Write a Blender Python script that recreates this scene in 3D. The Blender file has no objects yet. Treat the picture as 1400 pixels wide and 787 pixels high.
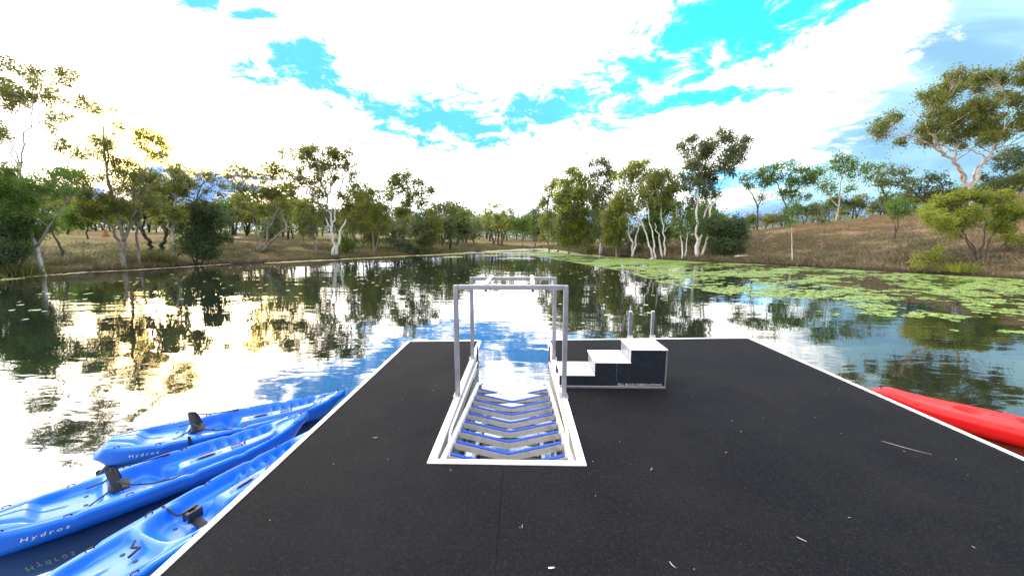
import bpy, math, random
import numpy as np
from mathutils import Vector, Matrix
from math import sin, cos, pi, radians

sc = bpy.context.scene
C = sc.collection
rnd = random.Random(7)
rng = np.random.default_rng(11)

# ------------------------------------------------------------------ camera
EYE = 1.8                       # metres above the deck (deck level is z = 0)
FPX, CX, CY = 500.0, 700.0, 393.5
PITCH, YAW = math.atan(68.5 / 500), math.atan(12 / 504.7)
WATER = -0.42
cam_d = bpy.data.cameras.new('camera')
cam = bpy.data.objects.new('camera', cam_d)
C.objects.link(cam)
cam.location = (0, 0, EYE)
cam.rotation_euler = (pi / 2 - PITCH, 0, YAW)
cam_d.sensor_width = 36
cam_d.lens = 36 * FPX / 1400
cam_d.clip_start = 0.05
cam_d.clip_end = 6000
sc.camera = cam


def ray(px, py):
    cx, cy = (px - CX) / FPX, -(py - CY) / FPX
    fw = cos(PITCH) + cy * sin(PITCH)
    up = cy * cos(PITCH) - sin(PITCH)
    c, s = cos(YAW), sin(YAW)
    return Vector((cx * c - fw * s, cx * s + fw * c, up))


def at(px, py, z):
    """the point at height z seen at photo pixel px, py"""
    d = ray(px, py)
    t = (z - EYE) / d.z
    return Vector((d.x * t, d.y * t, z))


def at_depth(px, py, D):
    return Vector((0, 0, EYE)) + ray(px, py) * D


# ------------------------------------------------------------------ sky, sun, exposure
SUN_AZ, SUN_EL = -42.0, 9.5      # azimuth from +Y towards +X, elevation
SUN = Vector((sin(radians(SUN_AZ)) * cos(radians(SUN_EL)), cos(radians(SUN_AZ)) * cos(radians(SUN_EL)), sin(radians(SUN_EL))))
W = bpy.data.worlds.new('World')
sc.world = W
W.use_nodes = True
wt = W.node_tree
wt.nodes.clear()


def N(t, kind, **kw):
    n = t.nodes.new(kind)
    ins = kw.pop('ins', {})
    for k, v in kw.items():
        setattr(n, k, v)
    for k, v in ins.items():
        n.inputs[k].default_value = v
    return n


def M(t, op, a, b=None, c=None, clamp=False):
    n = t.nodes.new('ShaderNodeMath')
    n.operation = op
    n.use_clamp = clamp
    for i, v in enumerate((a, b, c)):
        if v is None:
            continue
        if isinstance(v, (int, float)):
            n.inputs[i].default_value = v
        else:
            t.links.new(v, n.inputs[i])
    return n.outputs[0]


def smooth(t, x, a, b):
    n = N(t, 'ShaderNodeMapRange', interpolation_type='SMOOTHSTEP', ins={'From Min': a, 'From Max': b})
    t.links.new(x, n.inputs['Value'])
    return n.outputs['Result']


def mixc(t, f, a, b):
    n = N(t, 'ShaderNodeMix', data_type='RGBA')
    for sock, v in ((n.inputs['Factor'], f), (n.inputs['A'], a), (n.inputs['B'], b)):
        if isinstance(v, (int, float)):
            sock.default_value = v
        elif isinstance(v, tuple):
            sock.default_value = v if len(v) == 4 else (*v, 1)
        else:
            t.links.new(v, sock)
    return n.outputs['Result']


STR = 0.1
tc = N(wt, 'ShaderNodeTexCoord')
sep = N(wt, 'ShaderNodeSeparateXYZ')
wt.links.new(tc.outputs['Generated'], sep.inputs[0])
dx, dy, dz = sep.outputs
yy = M(wt, 'MAXIMUM', dy, 0.05)
u = M(wt, 'DIVIDE', dx, yy)
v = M(wt, 'DIVIDE', dz, yy)
uv = N(wt, 'ShaderNodeCombineXYZ')
wt.links.new(u, uv.inputs[0]); wt.links.new(v, uv.inputs[1])
# cloud-layer coordinates (the layer seen in perspective)
zz = M(wt, 'ADD', M(wt, 'MAXIMUM', dz, 0.0), 0.16)
pl = N(wt, 'ShaderNodeCombineXYZ')
wt.links.new(M(wt, 'DIVIDE', dx, zz), pl.inputs[0]); wt.links.new(M(wt, 'DIVIDE', dy, zz), pl.inputs[1])
n1 = N(wt, 'ShaderNodeTexNoise', ins={'Scale': 1.6, 'Detail': 7.0, 'Roughness': 0.62, 'Distortion': 0.3})
wt.links.new(pl.outputs[0], n1.inputs['Vector'])
n2 = N(wt, 'ShaderNodeTexNoise', ins={'Scale': 5.5, 'Detail': 10.0, 'Roughness': 0.72, 'Distortion': 0.5})
wt.links.new(pl.outputs[0], n2.inputs['Vector'])
nz = M(wt, 'ADD', M(wt, 'MULTIPLY', M(wt, 'SUBTRACT', n1.outputs['Fac'], 0.5), 2.4), M(wt, 'MULTIPLY', M(wt, 'SUBTRACT', n2.outputs['Fac'], 0.5), 4.6))


def uvpx(px, py):
    d = ray(px, py)
    return d.x / d.y, d.z / d.y


def blob(px, py, ax, ay, rot):
    """an opening in the cloud layer: centre, half lengths, tilt"""
    u0, v0 = uvpx(px, py)
    m = N(wt, 'ShaderNodeMapping', vector_type='TEXTURE')
    m.inputs['Location'].default_value = (u0, v0, 0)
    m.inputs['Rotation'].default_value = (0, 0, radians(rot))
    m.inputs['Scale'].default_value = (ax / 500, ay / 500, 1)
    wt.links.new(uv.outputs[0], m.inputs['Vector'])
    L = N(wt, 'ShaderNodeVectorMath', operation='LENGTH')
    wt.links.new(m.outputs[0], L.inputs[0])
    return M(wt, 'SUBTRACT', 1.0, L.outputs['Value'])


sky = N(wt, 'ShaderNodeTexSky', sky_type='NISHITA', sun_disc=False, sun_elevation=radians(SUN_EL), sun_rotation=radians(SUN_AZ), altitude=100.0, air_density=1.0, dust_density=0.6, ozone_density=1.5)
tint = N(wt, 'ShaderNodeMix', data_type='RGBA', blend_type='MULTIPLY', ins={'Factor': 1.0, 'B': (0.6, 4.6, 9.0, 1)})
wt.links.new(sky.outputs[0], tint.inputs['A'])
tint_out = mixc(wt, 1.0, (0, 0, 0), tint.outputs['Result'])
holes = [(1015, 25, 170, 60, 22), (885, 100, 110, 46, 38), (770, 144, 150, 28, 12), (605, 164, 105, 36, -4), (515, 150, 60, 18, -10),
         (385, 80, 85, 26, 18), (430, 104, 80, 20, -32), (470, 128, 60, 12, -18), (268, 6, 40, 14, 0), (350, 20, 50, 9, 0), (960, 132, 80, 10, 3),
         (270, 258, 110, 42, 0), (120, 275, 90, 22, 0), (1010, 245, 60, 16, 8), (1000, -110, 240, 70, 10)]
hm = None
for h in holes:
    b = blob(*h)
    hm = b if hm is None else M(wt, 'MAXIMUM', hm, b)
hm = M(wt, 'MAXIMUM', hm, -0.85)
holec = mixc(wt, smooth(wt, dz, 0.10, 0.19), (2.2, 4.3, 10.0), (1.3, 6.0, 15.0))
holec = mixc(wt, smooth(wt, dx, 0.05, 0.35), holec, tint_out)
hole = smooth(wt, M(wt, 'ADD', hm, nz), -0.27, 1.12)
hole = M(wt, 'SUBTRACT', 1.0, M(wt, 'POWER', M(wt, 'SUBTRACT', 1.0, hole), 4.5))
# the veil on the right: thin grey-blue cloud
m = N(wt, 'ShaderNodeMapping', vector_type='TEXTURE')
ub, vb = uvpx(1120, 120)
m.inputs['Location'].default_value = (ub, vb, 0)
m.inputs['Rotation'].default_value = (0, 0, radians(47))
wt.links.new(uv.outputs[0], m.inputs['Vector'])
sp2 = N(wt, 'ShaderNodeSeparateXYZ')
wt.links.new(m.outputs[0], sp2.inputs[0])
edge = M(wt, 'ADD', M(wt, 'MULTIPLY', sp2.outputs[1], -1.0), M(wt, 'MULTIPLY', nz, 0.10))
right_ok = smooth(wt, dx, 0.2, 0.5)
veil = M(wt, 'MULTIPLY', smooth(wt, edge, -0.02, 0.16), right_ok)
st = N(wt, 'ShaderNodeMapping')
st.inputs['Rotation'].default_value = (0, 0, radians(-28))
st.inputs['Scale'].default_value = (1.0, 3.6, 1)
wt.links.new(uv.outputs[0], st.inputs['Vector'])
n3 = N(wt, 'ShaderNodeTexNoise', ins={'Scale': 1.7, 'Detail': 4.0, 'Roughness': 0.55, 'Distortion': 0.4})
wt.links.new(st.outputs[0], n3.inputs['Vector'])
streak = smooth(wt, n3.outputs['Fac'], 0.36, 0.66)

# brightness of the cloud: strongest round the veiled sun, falling to the right
sd = N(wt, 'ShaderNodeVectorMath', operation='DOT_PRODUCT')
wt.links.new(tc.outputs['Generated'], sd.inputs[0])
sd.inputs[1].default_value = SUN
cs = M(wt, 'MAXIMUM', sd.outputs['Value'], 0.0)
broad = M(wt, 'POWER', cs, 3.0)
mid = M(wt, 'POWER', cs, 14.0)
tight = M(wt, 'POWER', cs, 90.0)
back = smooth(wt, sd.outputs['Value'], -0.5, 0.6)
lum = M(wt, 'ADD', M(wt, 'ADD', M(wt, 'ADD', 17.0, M(wt, 'MULTIPLY', back, 8.0)), M(wt, 'MULTIPLY', broad, 24.0)), M(wt, 'MULTIPLY', mid, 14.0))
lum = M(wt, 'MULTIPLY', lum, M(wt, 'ADD', 0.82, M(wt, 'MULTIPLY', n1.outputs['Fac'], 0.36)))
cc = N(wt, 'ShaderNodeVectorMath', operation='SCALE')
warm = mixc(wt, M(wt, 'MULTIPLY', M(wt, 'POWER', cs, 60.0), 0.95), (1.0, 0.985, 0.96), (1.0, 0.62, 0.14))
wt.links.new(warm, cc.inputs[0])
wt.links.new(lum, cc.inputs['Scale'])
glow = N(wt, 'ShaderNodeVectorMath', operation='SCALE')
glow.inputs[0].default_value = (60.0, 36.0, 1.0)
wt.links.new(tight, glow.inputs['Scale'])
cs2 = N(wt, 'ShaderNodeVectorMath', operation='ADD')
wt.links.new(cc.outputs[0], cs2.inputs[0]); wt.links.new(glow.outputs[0], cs2.inputs[1])
veilc = mixc(wt, streak, (2.5, 4.8, 6.9), (5.0, 8.2, 9.2))
veilc = mixc(wt, smooth(wt, dz, 0.30, 0.50), veilc, (2.5, 3.8, 6.2))
c1 = mixc(wt, veil, cs2.outputs[0], veilc)
c2 = mixc(wt, M(wt, 'MULTIPLY', hole, M(wt, 'SUBTRACT', 1.0, M(wt, 'MULTIPLY', veil, 0.6))), c1, holec)
# low pale-blue band just over the horizon
low = M(wt, 'MULTIPLY', M(wt, 'SUBTRACT', 1.0, smooth(wt, M(wt, 'ADD', dz, M(wt, 'MULTIPLY', nz, 0.02)), 0.05, 0.095)), 0.9)
c3 = mixc(wt, low, c2, (2.1, 4.1, 9.0))
bg = N(wt, 'ShaderNodeBackground', ins={'Strength': STR})
wt.links.new(c3, bg.inputs['Color'])
wo = N(wt, 'ShaderNodeOutputWorld')
wt.links.new(bg.outputs[0], wo.inputs['Surface'])

sun_d = bpy.data.lights.new('sun', 'SUN')
sun_d.energy = 1.5
sun_d.angle = radians(10)
sun_d.color = (1.0, 0.74, 0.42)
sun = bpy.data.objects.new('sun', sun_d)
C.objects.link(sun)
sun.rotation_mode = 'QUATERNION'
sun.rotation_quaternion = SUN.to_track_quat('Z', 'Y')
sc.view_settings.view_transform = 'Standard'
sc.view_settings.look = 'None'
sc.view_settings.gamma = 1
sc.view_settings.exposure = 0.5
sc.cycles.max_bounces = 8
sc.cycles.transparent_max_bounces = 8
sc.cycles.sample_clamp_indirect = 8

# ------------------------------------------------------------------ materials
MATS = {}


def mat(name, build=None, color=(0.5, 0.5, 0.5), rough=0.6, metal=0.0, spec=0.5, noise=None, bump=None):
    """procedural principled material: colour broken up by noise, relief by bump"""
    if name in MATS:
        return MATS[name]
    m = bpy.data.materials.new(name)
    m.use_nodes = True
    t = m.node_tree
    b = t.nodes['Principled BSDF']
    b.inputs['Roughness'].default_value = rough
    b.inputs['Metallic'].default_value = metal
    b.inputs['Specular IOR Level'].default_value = spec
    b.inputs['Base Color'].default_value = (*color, 1)
    g = N(t, 'ShaderNodeTexCoord')
    if noise:
        sc_, c2_, lo, hi = noise
        n = N(t, 'ShaderNodeTexNoise', ins={'Scale': sc_, 'Detail': 6.0, 'Roughness': 0.6})
        t.links.new(g.outputs['Object'], n.inputs['Vector'])
        t.links.new(mixc(t, smooth(t, n.outputs['Fac'], lo, hi), color, c2_), b.inputs['Base Color'])
    if bump:
        sc_, dist = bump
        n = N(t, 'ShaderNodeTexNoise', ins={'Scale': sc_, 'Detail': 4.0})
        t.links.new(g.outputs['Object'], n.inputs['Vector'])
        bp = N(t, 'ShaderNodeBump', ins={'Strength': 1.0, 'Distance': dist})
        t.links.new(n.outputs['Fac'], bp.inputs['Height'])
        t.links.new(bp.outputs[0], b.inputs['Normal'])
    if build:
        build(t, b, g)
    MATS[name] = m
    return m


alu = mat('brushed_aluminium', color=(0.34, 0.34, 0.39), rough=0.42, metal=0.75, noise=(9, (0.26, 0.26, 0.31), 0.35, 0.7), bump=(60, 0.0004))
alu_w = mat('pale_aluminium_trim', color=(0.88, 0.87, 0.86), rough=0.5, metal=0.15, noise=(14, (0.70, 0.68, 0.66), 0.5, 0.8), bump=(40, 0.0004))
alu_d = mat('weathered_aluminium', color=(0.62, 0.60, 0.57), rough=0.5, metal=0.4, noise=(20, (0.36, 0.31, 0.24), 0.5, 0.72), bump=(50, 0.0006))
bar_m = mat('dull_grey_metal', color=(0.50, 0.49, 0.49), rough=0.55, metal=0.3, noise=(14, (0.34, 0.33, 0.32), 0.45, 0.75), bump=(50, 0.0005))
blue_pad = mat('blue_pad', color=(0.004, 0.05, 0.40), rough=0.6, spec=0.2, noise=(16, (0.006, 0.07, 0.46), 0.4, 0.7))
dark_face = mat('dark_step_panel', color=(0.008, 0.011, 0.018), rough=0.7, spec=0.2, noise=(26, (0.014, 0.018, 0.027), 0.35, 0.7), bump=(180, 0.0008))
tread_m = mat('pale_tread', color=(0.88, 0.87, 0.85), rough=0.6, noise=(12, (0.76, 0.75, 0.74), 0.45, 0.75), bump=(90, 0.0006))
rubber = mat('black_rubber', color=(0.012, 0.012, 0.014), rough=0.55, noise=(30, (0.025, 0.024, 0.024), 0.4, 0.7))
webbing = mat('black_webbing', color=(0.015, 0.015, 0.018), rough=0.8, bump=(220, 0.001))
float_m = mat('grey_float', color=(0.05, 0.05, 0.055), rough=0.6, noise=(5, (0.09, 0.085, 0.075), 0.4, 0.7))
white_p = mat('pale_lettering', color=(0.62, 0.78, 0.92), rough=0.5, noise=(30, (0.45, 0.62, 0.85), 0.4, 0.7))


def deck_build(t, b, g):
    n = N(t, 'ShaderNodeTexNoise', ins={'Scale': 75.0, 'Detail': 6.0, 'Roughness': 0.9})
    big = N(t, 'ShaderNodeTexNoise', ins={'Scale': 1.3, 'Detail': 5.0, 'Roughness': 0.65})
    mid_ = N(t, 'ShaderNodeTexNoise', ins={'Scale': 30.0, 'Detail': 5.0, 'Roughness': 0.7})
    for q in (n, big, mid_):
        t.links.new(g.outputs['Object'], q.inputs['Vector'])
    a = mixc(t, smooth(t, big.outputs['Fac'], 0.3, 0.72), (0.0026, 0.0032, 0.0056), (0.0068, 0.0070, 0.0090))
    a = mixc(t, M(t, 'MULTIPLY', smooth(t, mid_.outputs['Fac'], 0.5, 0.75), 0.6), a, (0.020, 0.019, 0.020))
    wn = N(t, 'ShaderNodeTexNoise', ins={'Scale': 42.0, 'Detail': 6.0, 'Roughness': 0.9})
    t.links.new(g.outputs['Object'], wn.inputs['Vector'])
    a = mixc(t, M(t, 'MULTIPLY', smooth(t, n.outputs['Fac'], 0.53, 0.70), 0.8), a, (0.055, 0.053, 0.056))
    a = mixc(t, M(t, 'MULTIPLY', smooth(t, wn.outputs['Fac'], 0.56, 0.72), 0.7), a, (0.050, 0.048, 0.052))
    dust = N(t, 'ShaderNodeTexNoise', ins={'Scale': 0.7, 'Detail': 8.0, 'Roughness': 0.7, 'Distortion': 1.2})
    t.links.new(g.outputs['Object'], dust.inputs['Vector'])
    a = mixc(t, M(t, 'MULTIPLY', smooth(t, dust.outputs['Fac'], 0.52, 0.72), 0.09), a, (0.050, 0.046, 0.042))
    v_ = N(t, 'ShaderNodeTexVoronoi', ins={'Scale': 16.0})
    t.links.new(g.outputs['Object'], v_.inputs['Vector'])
    sp = M(t, 'MULTIPLY', M(t, 'LESS_THAN', v_.outputs['Distance'], 0.05), M(t, 'GREATER_THAN', mid_.outputs['Fac'], 0.66))
    a = mixc(t, sp, a, (0.22, 0.20, 0.17))
    t.links.new(a, b.inputs['Base Color'])
    bp = N(t, 'ShaderNodeBump', ins={'Strength': 1.0, 'Distance': 0.005})
    t.links.new(n.outputs['Fac'], bp.inputs['Height'])
    t.links.new(bp.outputs[0], b.inputs['Normal'])


deck_m = mat('charcoal_rubber_matting', deck_build, rough=0.88, spec=0.12)


def plastic(name, c1_, c2_, c3_, spec=0.34):
    def f(t, b, g):
        n = N(t, 'ShaderNodeTexNoise', ins={'Scale': 5.0, 'Detail': 6.0, 'Roughness': 0.6})
        s = N(t, 'ShaderNodeTexNoise', ins={'Scale': 90.0, 'Detail': 3.0, 'Roughness': 0.7})
        t.links.new(g.outputs['Object'], n.inputs['Vector']); t.links.new(g.outputs['Object'], s.inputs['Vector'])
        a = mixc(t, smooth(t, n.outputs['Fac'], 0.35, 0.7), c1_, c2_)
        a = mixc(t, M(t, 'MULTIPLY', smooth(t, s.outputs['Fac'], 0.6, 0.8), 0.35), a, c3_)
        t.links.new(a, b.inputs['Base Color'])
        t.links.new(M(t, 'ADD', 0.24, M(t, 'MULTIPLY', n.outputs['Fac'], 0.2)), b.inputs['Roughness'])
        bp = N(t, 'ShaderNodeBump', ins={'Strength': 0.5, 'Distance': 0.0015})
        t.links.new(s.outputs['Fac'], bp.inputs['Height'])
        t.links.new(bp.outputs[0], b.inputs['Normal'])
    m_ = mat(name, f, spec=spec)
    m_.node_tree.nodes['Principled BSDF'].inputs['Coat Weight'].default_value = 0.22 if spec > 0.3 else 0.12
    m_.node_tree.nodes['Principled BSDF'].inputs['Coat Roughness'].default_value = 0.22
    return m_


kay_blue = plastic('blue_moulded_plastic', (0.001, 0.125, 0.68), (0.002, 0.15, 0.74), (0.03, 0.26, 0.74))
kay_red = plastic('red_moulded_plastic', (0.75, 0.006, 0.008), (0.80, 0.012, 0.012), (0.85, 0.05, 0.04), 0.22)


def foliage(name, cols, trans=0.42):
    m = bpy.data.materials.new(name)
    m.use_nodes = True
    t = m.node_tree
    t.nodes.clear()
    geo = N(t, 'ShaderNodeNewGeometry')
    tcn = N(t, 'ShaderNodeTexCoord')
    n = N(t, 'ShaderNodeTexNoise', ins={'Scale': 0.9, 'Detail': 3.0})
    t.links.new(tcn.outputs['Object'], n.inputs['Vector'])
    a = mixc(t, geo.outputs['Random Per Island'], cols[0], cols[1])
    a = mixc(t, smooth(t, n.outputs['Fac'], 0.38, 0.66), a, cols[2])
    d = N(t, 'ShaderNodeBsdfPrincipled', ins={'Roughness': 0.55, 'Specular IOR Level': 0.35})
    tr = N(t, 'ShaderNodeBsdfTranslucent')
    t.links.new(a, d.inputs['Base Color']); t.links.new(a, tr.inputs['Color'])
    mx = N(t, 'ShaderNodeMixShader', ins={'Fac': trans})
    t.links.new(d.outputs[0], mx.inputs[1]); t.links.new(tr.outputs[0], mx.inputs[2])
    o = N(t, 'ShaderNodeOutputMaterial')
    t.links.new(mx.outputs[0], o.inputs['Surface'])
    MATS[name] = m
    return m


LEAF = {
    'olive': foliage('olive_foliage', [(0.15, 0.18, 0.03), (0.23, 0.245, 0.055), (0.13, 0.16, 0.04)], 0.64),
    'green': foliage('green_foliage', [(0.10, 0.19, 0.03), (0.16, 0.25, 0.05), (0.095, 0.16, 0.035)], 0.64),
    'lime': foliage('yellow_green_foliage', [(0.22, 0.26, 0.03), (0.33, 0.35, 0.055), (0.17, 0.22, 0.035)], 0.62),
    'grey': foliage('grey_green_foliage', [(0.12, 0.15, 0.06), (0.18, 0.21, 0.095), (0.11, 0.145, 0.06)], 0.62),
    'dark': foliage('dark_green_foliage', [(0.07, 0.105, 0.04), (0.10, 0.145, 0.055), (0.065, 0.095, 0.04)], 0.55),
    'gold': foliage('golden_foliage', [(0.19, 0.20, 0.04), (0.28, 0.27, 0.06), (0.15, 0.17, 0.035)], 0.6),
    'straw': foliage('dry_grass_blades', [(0.24, 0.15, 0.075), (0.30, 0.21, 0.11), (0.16, 0.095, 0.055)], 0.3),
    'brown': foliage('brown_scrub', [(0.14, 0.105, 0.06), (0.24, 0.175, 0.11), (0.12, 0.11, 0.06)], 0.2),
    'grass': foliage('green_grass_blades', [(0.10, 0.14, 0.035), (0.17, 0.19, 0.05), (0.13, 0.12, 0.04)], 0.35),
    'lily': foliage('lily_pads', [(0.13, 0.23, 0.035), (0.36, 0.46, 0.12), (0.19, 0.29, 0.055)], 0.1),
    'scum': foliage('pale_water_weed', [(0.50, 0.50, 0.26), (0.66, 0.64, 0.42), (0.36, 0.38, 0.16)], 0.1),
}
bark_w = mat('white_gum_bark', color=(0.52, 0.49, 0.46), rough=0.8, noise=(2.2, (0.30, 0.26, 0.24), 0.5, 0.68), bump=(12, 0.01))
bark_p = mat('pinkish_gum_bark', color=(0.42, 0.37, 0.34), rough=0.8, noise=(2.0, (0.22, 0.17, 0.15), 0.45, 0.65), bump=(12, 0.01))
bark_g = mat('grey_bark', color=(0.22, 0.20, 0.17), rough=0.9, noise=(3.0, (0.12, 0.10, 0.085), 0.4, 0.65), bump=(14, 0.015))
bark_d = mat('dark_rough_bark', color=(0.055, 0.045, 0.038), rough=0.95, noise=(3.0, (0.025, 0.02, 0.018), 0.4, 0.65), bump=(16, 0.02))
wood_pale = mat('bleached_wood', color=(0.5, 0.46, 0.42), rough=0.85, noise=(4, (0.33, 0.29, 0.26), 0.4, 0.7))
mound_m = mat('termite_mound_earth', color=(0.30, 0.14, 0.07), rough=0.95, noise=(4, (0.20, 0.09, 0.05), 0.4, 0.7), bump=(9, 0.05))


# ------------------------------------------------------------------ mesh helpers
def fast_mesh(name, V, F, smooth_=False):
    """V (n,3) array, F (m,k) array of one polygon size"""
    V = np.asarray(V, dtype=np.float32); F = np.asarray(F, dtype=np.int32)
    me = bpy.data.meshes.new(name)
    me.vertices.add(len(V)); me.vertices.foreach_set('co', V.ravel())
    k = F.shape[1]
    me.loops.add(F.size); me.loops.foreach_set('vertex_index', F.ravel())
    me.polygons.add(len(F)); me.polygons.foreach_set('loop_start', np.arange(0, F.size, k, dtype=np.int32))
    if smooth_:
        me.polygons.foreach_set('use_smooth', np.ones(len(F), dtype=bool))
    me.update(calc_edges=True)
    return me


class MB:
    def __init__(s):
        s.v, s.f = [], []

    def add(s, vs, fs):
        o = len(s.v)
        s.v += [tuple(q) for q in vs]
        s.f += [tuple(i + o for i in q) for q in fs]
        return s

    def box(s, lo, hi, mtx=None, bev=0.0):
        (x0, y0, z0), (x1, y1, z1) = lo, hi
        if bev:
            b = bev
            vs, fs = [], []
            for sx in (0, 1):
                for sy in (0, 1):
                    for sz in (0, 1):
                        X, Y, Z = (x1 if sx else x0), (y1 if sy else y0), (z1 if sz else z0)
                        ix, iy, iz = (-b if sx else b), (-b if sy else b), (-b if sz else b)
                        vs += [Vector((X, Y + iy, Z + iz)), Vector((X + ix, Y, Z + iz)), Vector((X + ix, Y + iy, Z))]
            I = lambda a, b_, c, k: ((a * 4 + b_ * 2 + c) * 3 + k)
            for a in (0, 1):
                q = [I(a, 0, 0, 0), I(a, 1, 0, 0), I(a, 1, 1, 0), I(a, 0, 1, 0)]
                fs.append(q if a else q[::-1])
                q = [I(0, a, 0, 1), I(1, a, 0, 1), I(1, a, 1, 1), I(0, a, 1, 1)]
                fs.append(q[::-1] if a else q)
                q = [I(0, 0, a, 2), I(1, 0, a, 2), I(1, 1, a, 2), I(0, 1, a, 2)]
                fs.append(q if a else q[::-1])
            for a in (0, 1):
                for c in (0, 1):
                    fs.append([I(a, c, 0, 0), I(a, c, 1, 0), I(a, c, 1, 1), I(a, c, 0, 1)][::(1 if a != c else -1)][::-1])
                    fs.append([I(a, 0, c, 0), I(a, 1, c, 0), I(a, 1, c, 2), I(a, 0, c, 2)][::(1 if a == c else -1)][::-1])
                    fs.append([I(0, a, c, 1), I(1, a, c, 1), I(1, a, c, 2), I(0, a, c, 2)][::(1 if a != c else -1)][::-1])
                    for e in (0, 1):
                        q = [I(a, c, e, 0), I(a, c, e, 1), I(a, c, e, 2)]
                        fs.append(q if (a + c + e) % 2 else q[::-1])
        else:
            vs = [Vector(p) for p in ((x0, y0, z0), (x1, y0, z0), (x1, y1, z0), (x0, y1, z0), (x0, y0, z1), (x1, y0, z1), (x1, y1, z1), (x0, y1, z1))]
            fs = [(0, 3, 2, 1), (4, 5, 6, 7), (0, 1, 5, 4), (1, 2, 6, 5), (2, 3, 7, 6), (3, 0, 4, 7)]
        if mtx:
            vs = [mtx @ p for p in vs]
        return s.add(vs, fs)

    def beam(s, a, b, w, h, bev=0.0):
        """box bar from a to b, w wide, h high"""
        a, b = Vector(a), Vector(b)
        d = b - a
        L = d.length
        q = d.normalized()
        up = Vector((0, 0, 1)) if abs(q.z) < 0.95 else Vector((0, 1, 0))
        x = q.cross(up).normalized(); z = x.cross(q)
        m = Matrix(((x.x, q.x, z.x, a.x), (x.y, q.y, z.y, a.y), (x.z, q.z, z.z, a.z), (0, 0, 0, 1)))
        return s.box((-w / 2, 0, -h / 2), (w / 2, L, h / 2), m, bev)

    def tube(s, pts, rad, n=6, cap=True):
        pts = [Vector(p) for p in pts]
        if not hasattr(rad, '__len__'):
            rad = [rad] * len(pts)
        vs, fs = [], []
        prev = None
        for i, p in enumerate(pts):
            d = (pts[min(i + 1, len(pts) - 1)] - pts[max(i - 1, 0)])
            d = d.normalized() if d.length > 1e-9 else Vector((0, 0, 1))
            if prev is None:
                x = d.cross(Vector((0.31, 0.17, 0.9)) if abs(d.z) < 0.9 else Vector((1, 0, 0))).normalized()
            else:
                x = (prev - d * prev.dot(d)).normalized()
            prev = x
            y = d.cross(x)
            for k in range(n):
                a = 2 * pi * k / n
                vs.append(p + (x * cos(a) + y * sin(a)) * rad[i])
        for i in range(len(pts) - 1):
            for k in range(n):
                k2 = (k + 1) % n
                fs.append((i * n + k, i * n + k2, (i + 1) * n + k2, (i + 1) * n + k))
        if cap:
            fs.append(tuple(range(n))[::-1]); fs.append(tuple((len(pts) - 1) * n + k for k in range(n)))
        return s.add(vs, fs)

    def obj(s, name, m, parent=None, smooth_=False, loc=None):
        me = bpy.data.meshes.new(name)
        me.from_pydata(s.v, [], s.f)
        if smooth_:
            me.polygons.foreach_set('use_smooth', [True] * len(me.polygons))
        me.update()
        return link(name, me, m, parent, loc)


def link(name, me, m, parent=None, loc=None):
    if m and not me.materials:
        me.materials.append(m)
    o = bpy.data.objects.new(name, me)
    C.objects.link(o)
    if parent:
        o.parent = parent
    if loc is not None:
        o.location = loc
    return o


def tag(o, label=None, cat=None, group=None, kind=None):
    if label: o['label'] = label
    if cat: o['category'] = cat
    if group: o['group'] = group
    if kind: o['kind'] = kind
    return o


def thing(name, label, cat, loc=(0, 0, 0), rz=0.0, group=None):
    o = bpy.data.objects.new(name, None)
    C.objects.link(o)
    o.empty_display_size = 0.2
    o.location = loc
    o.rotation_euler = (0, 0, rz)
    return tag(o, label, cat, group)


def copy_tree(o, parent=None):
    c = o.copy()
    C.objects.link(c)
    if parent:
        c.parent = parent
    for ch in list(o.children):
        copy_tree(ch, c)
    return c


# ------------------------------------------------------------------ the pond's shore and the ground
shore_px = [(0, 382), (30, 378), (60, 376), (120, 371), (175, 369), (240, 365), (300, 361), (380, 358), (455, 354), (520, 351), (560, 349), (600, 347), (640, 344.5), (690, 341.5), (735, 338.5),
            (752, 340), (800, 347.5), (850, 351), (900, 354), (950, 357), (1000, 359), (1050, 361), (1100, 363), (1150, 366), (1200, 369), (1250, 372), (1300, 374.5), (1350, 378), (1400, 382)]
shore = [at(x, y, WATER).xy[:] for x, y in shore_px]
shore += [(34, 14), (38, 4), (34, -10), (16, -18), (-8, -20), (-30, -16), (-38, -4), (-36, 8)]
shore = np.array(shore, dtype=float)
SA, SB = shore, np.roll(shore, -1, axis=0)


def shore_dist(x, y):
    """signed distance to the shoreline, positive on land"""
    x = np.atleast_1d(np.asarray(x, float)); y = np.atleast_1d(np.asarray(y, float))
    best = np.full(x.shape, 1e9)
    inside = np.zeros(x.shape, bool)
    for (ax, ay), (bx, by) in zip(SA, SB):
        ex, ey = bx - ax, by - ay
        t = np.clip(((x - ax) * ex + (y - ay) * ey) / (ex * ex + ey * ey), 0, 1)
        best = np.minimum(best, np.hypot(x - ax - t * ex, y - ay - t * ey))
        c = ((ay > y) != (by > y))
        with np.errstate(divide='ignore', invalid='ignore'):
            xi = ax + (y - ay) / (by - ay + 1e-12) * ex
        inside ^= c & (x < xi)
    return np.where(inside, -best, best)


def vnoise(x, y, s, seed=0):
    """cheap smooth value noise"""
    x = np.asarray(x) / s; y = np.asarray(y) / s
    xi, yi = np.floor(x), np.floor(y)
    fx, fy = x - xi, y - yi
    fx, fy = fx * fx * (3 - 2 * fx), fy * fy * (3 - 2 * fy)
    def h(a, b):
        q = np.sin(a * 127.1 + b * 311.7 + seed * 74.7) * 43758.5453
        return q - np.floor(q)
    return (h(xi, yi) * (1 - fx) + h(xi + 1, yi) * fx) * (1 - fy) + (h(xi, yi + 1) * (1 - fx) + h(xi + 1, yi + 1) * fx) * fy


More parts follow.
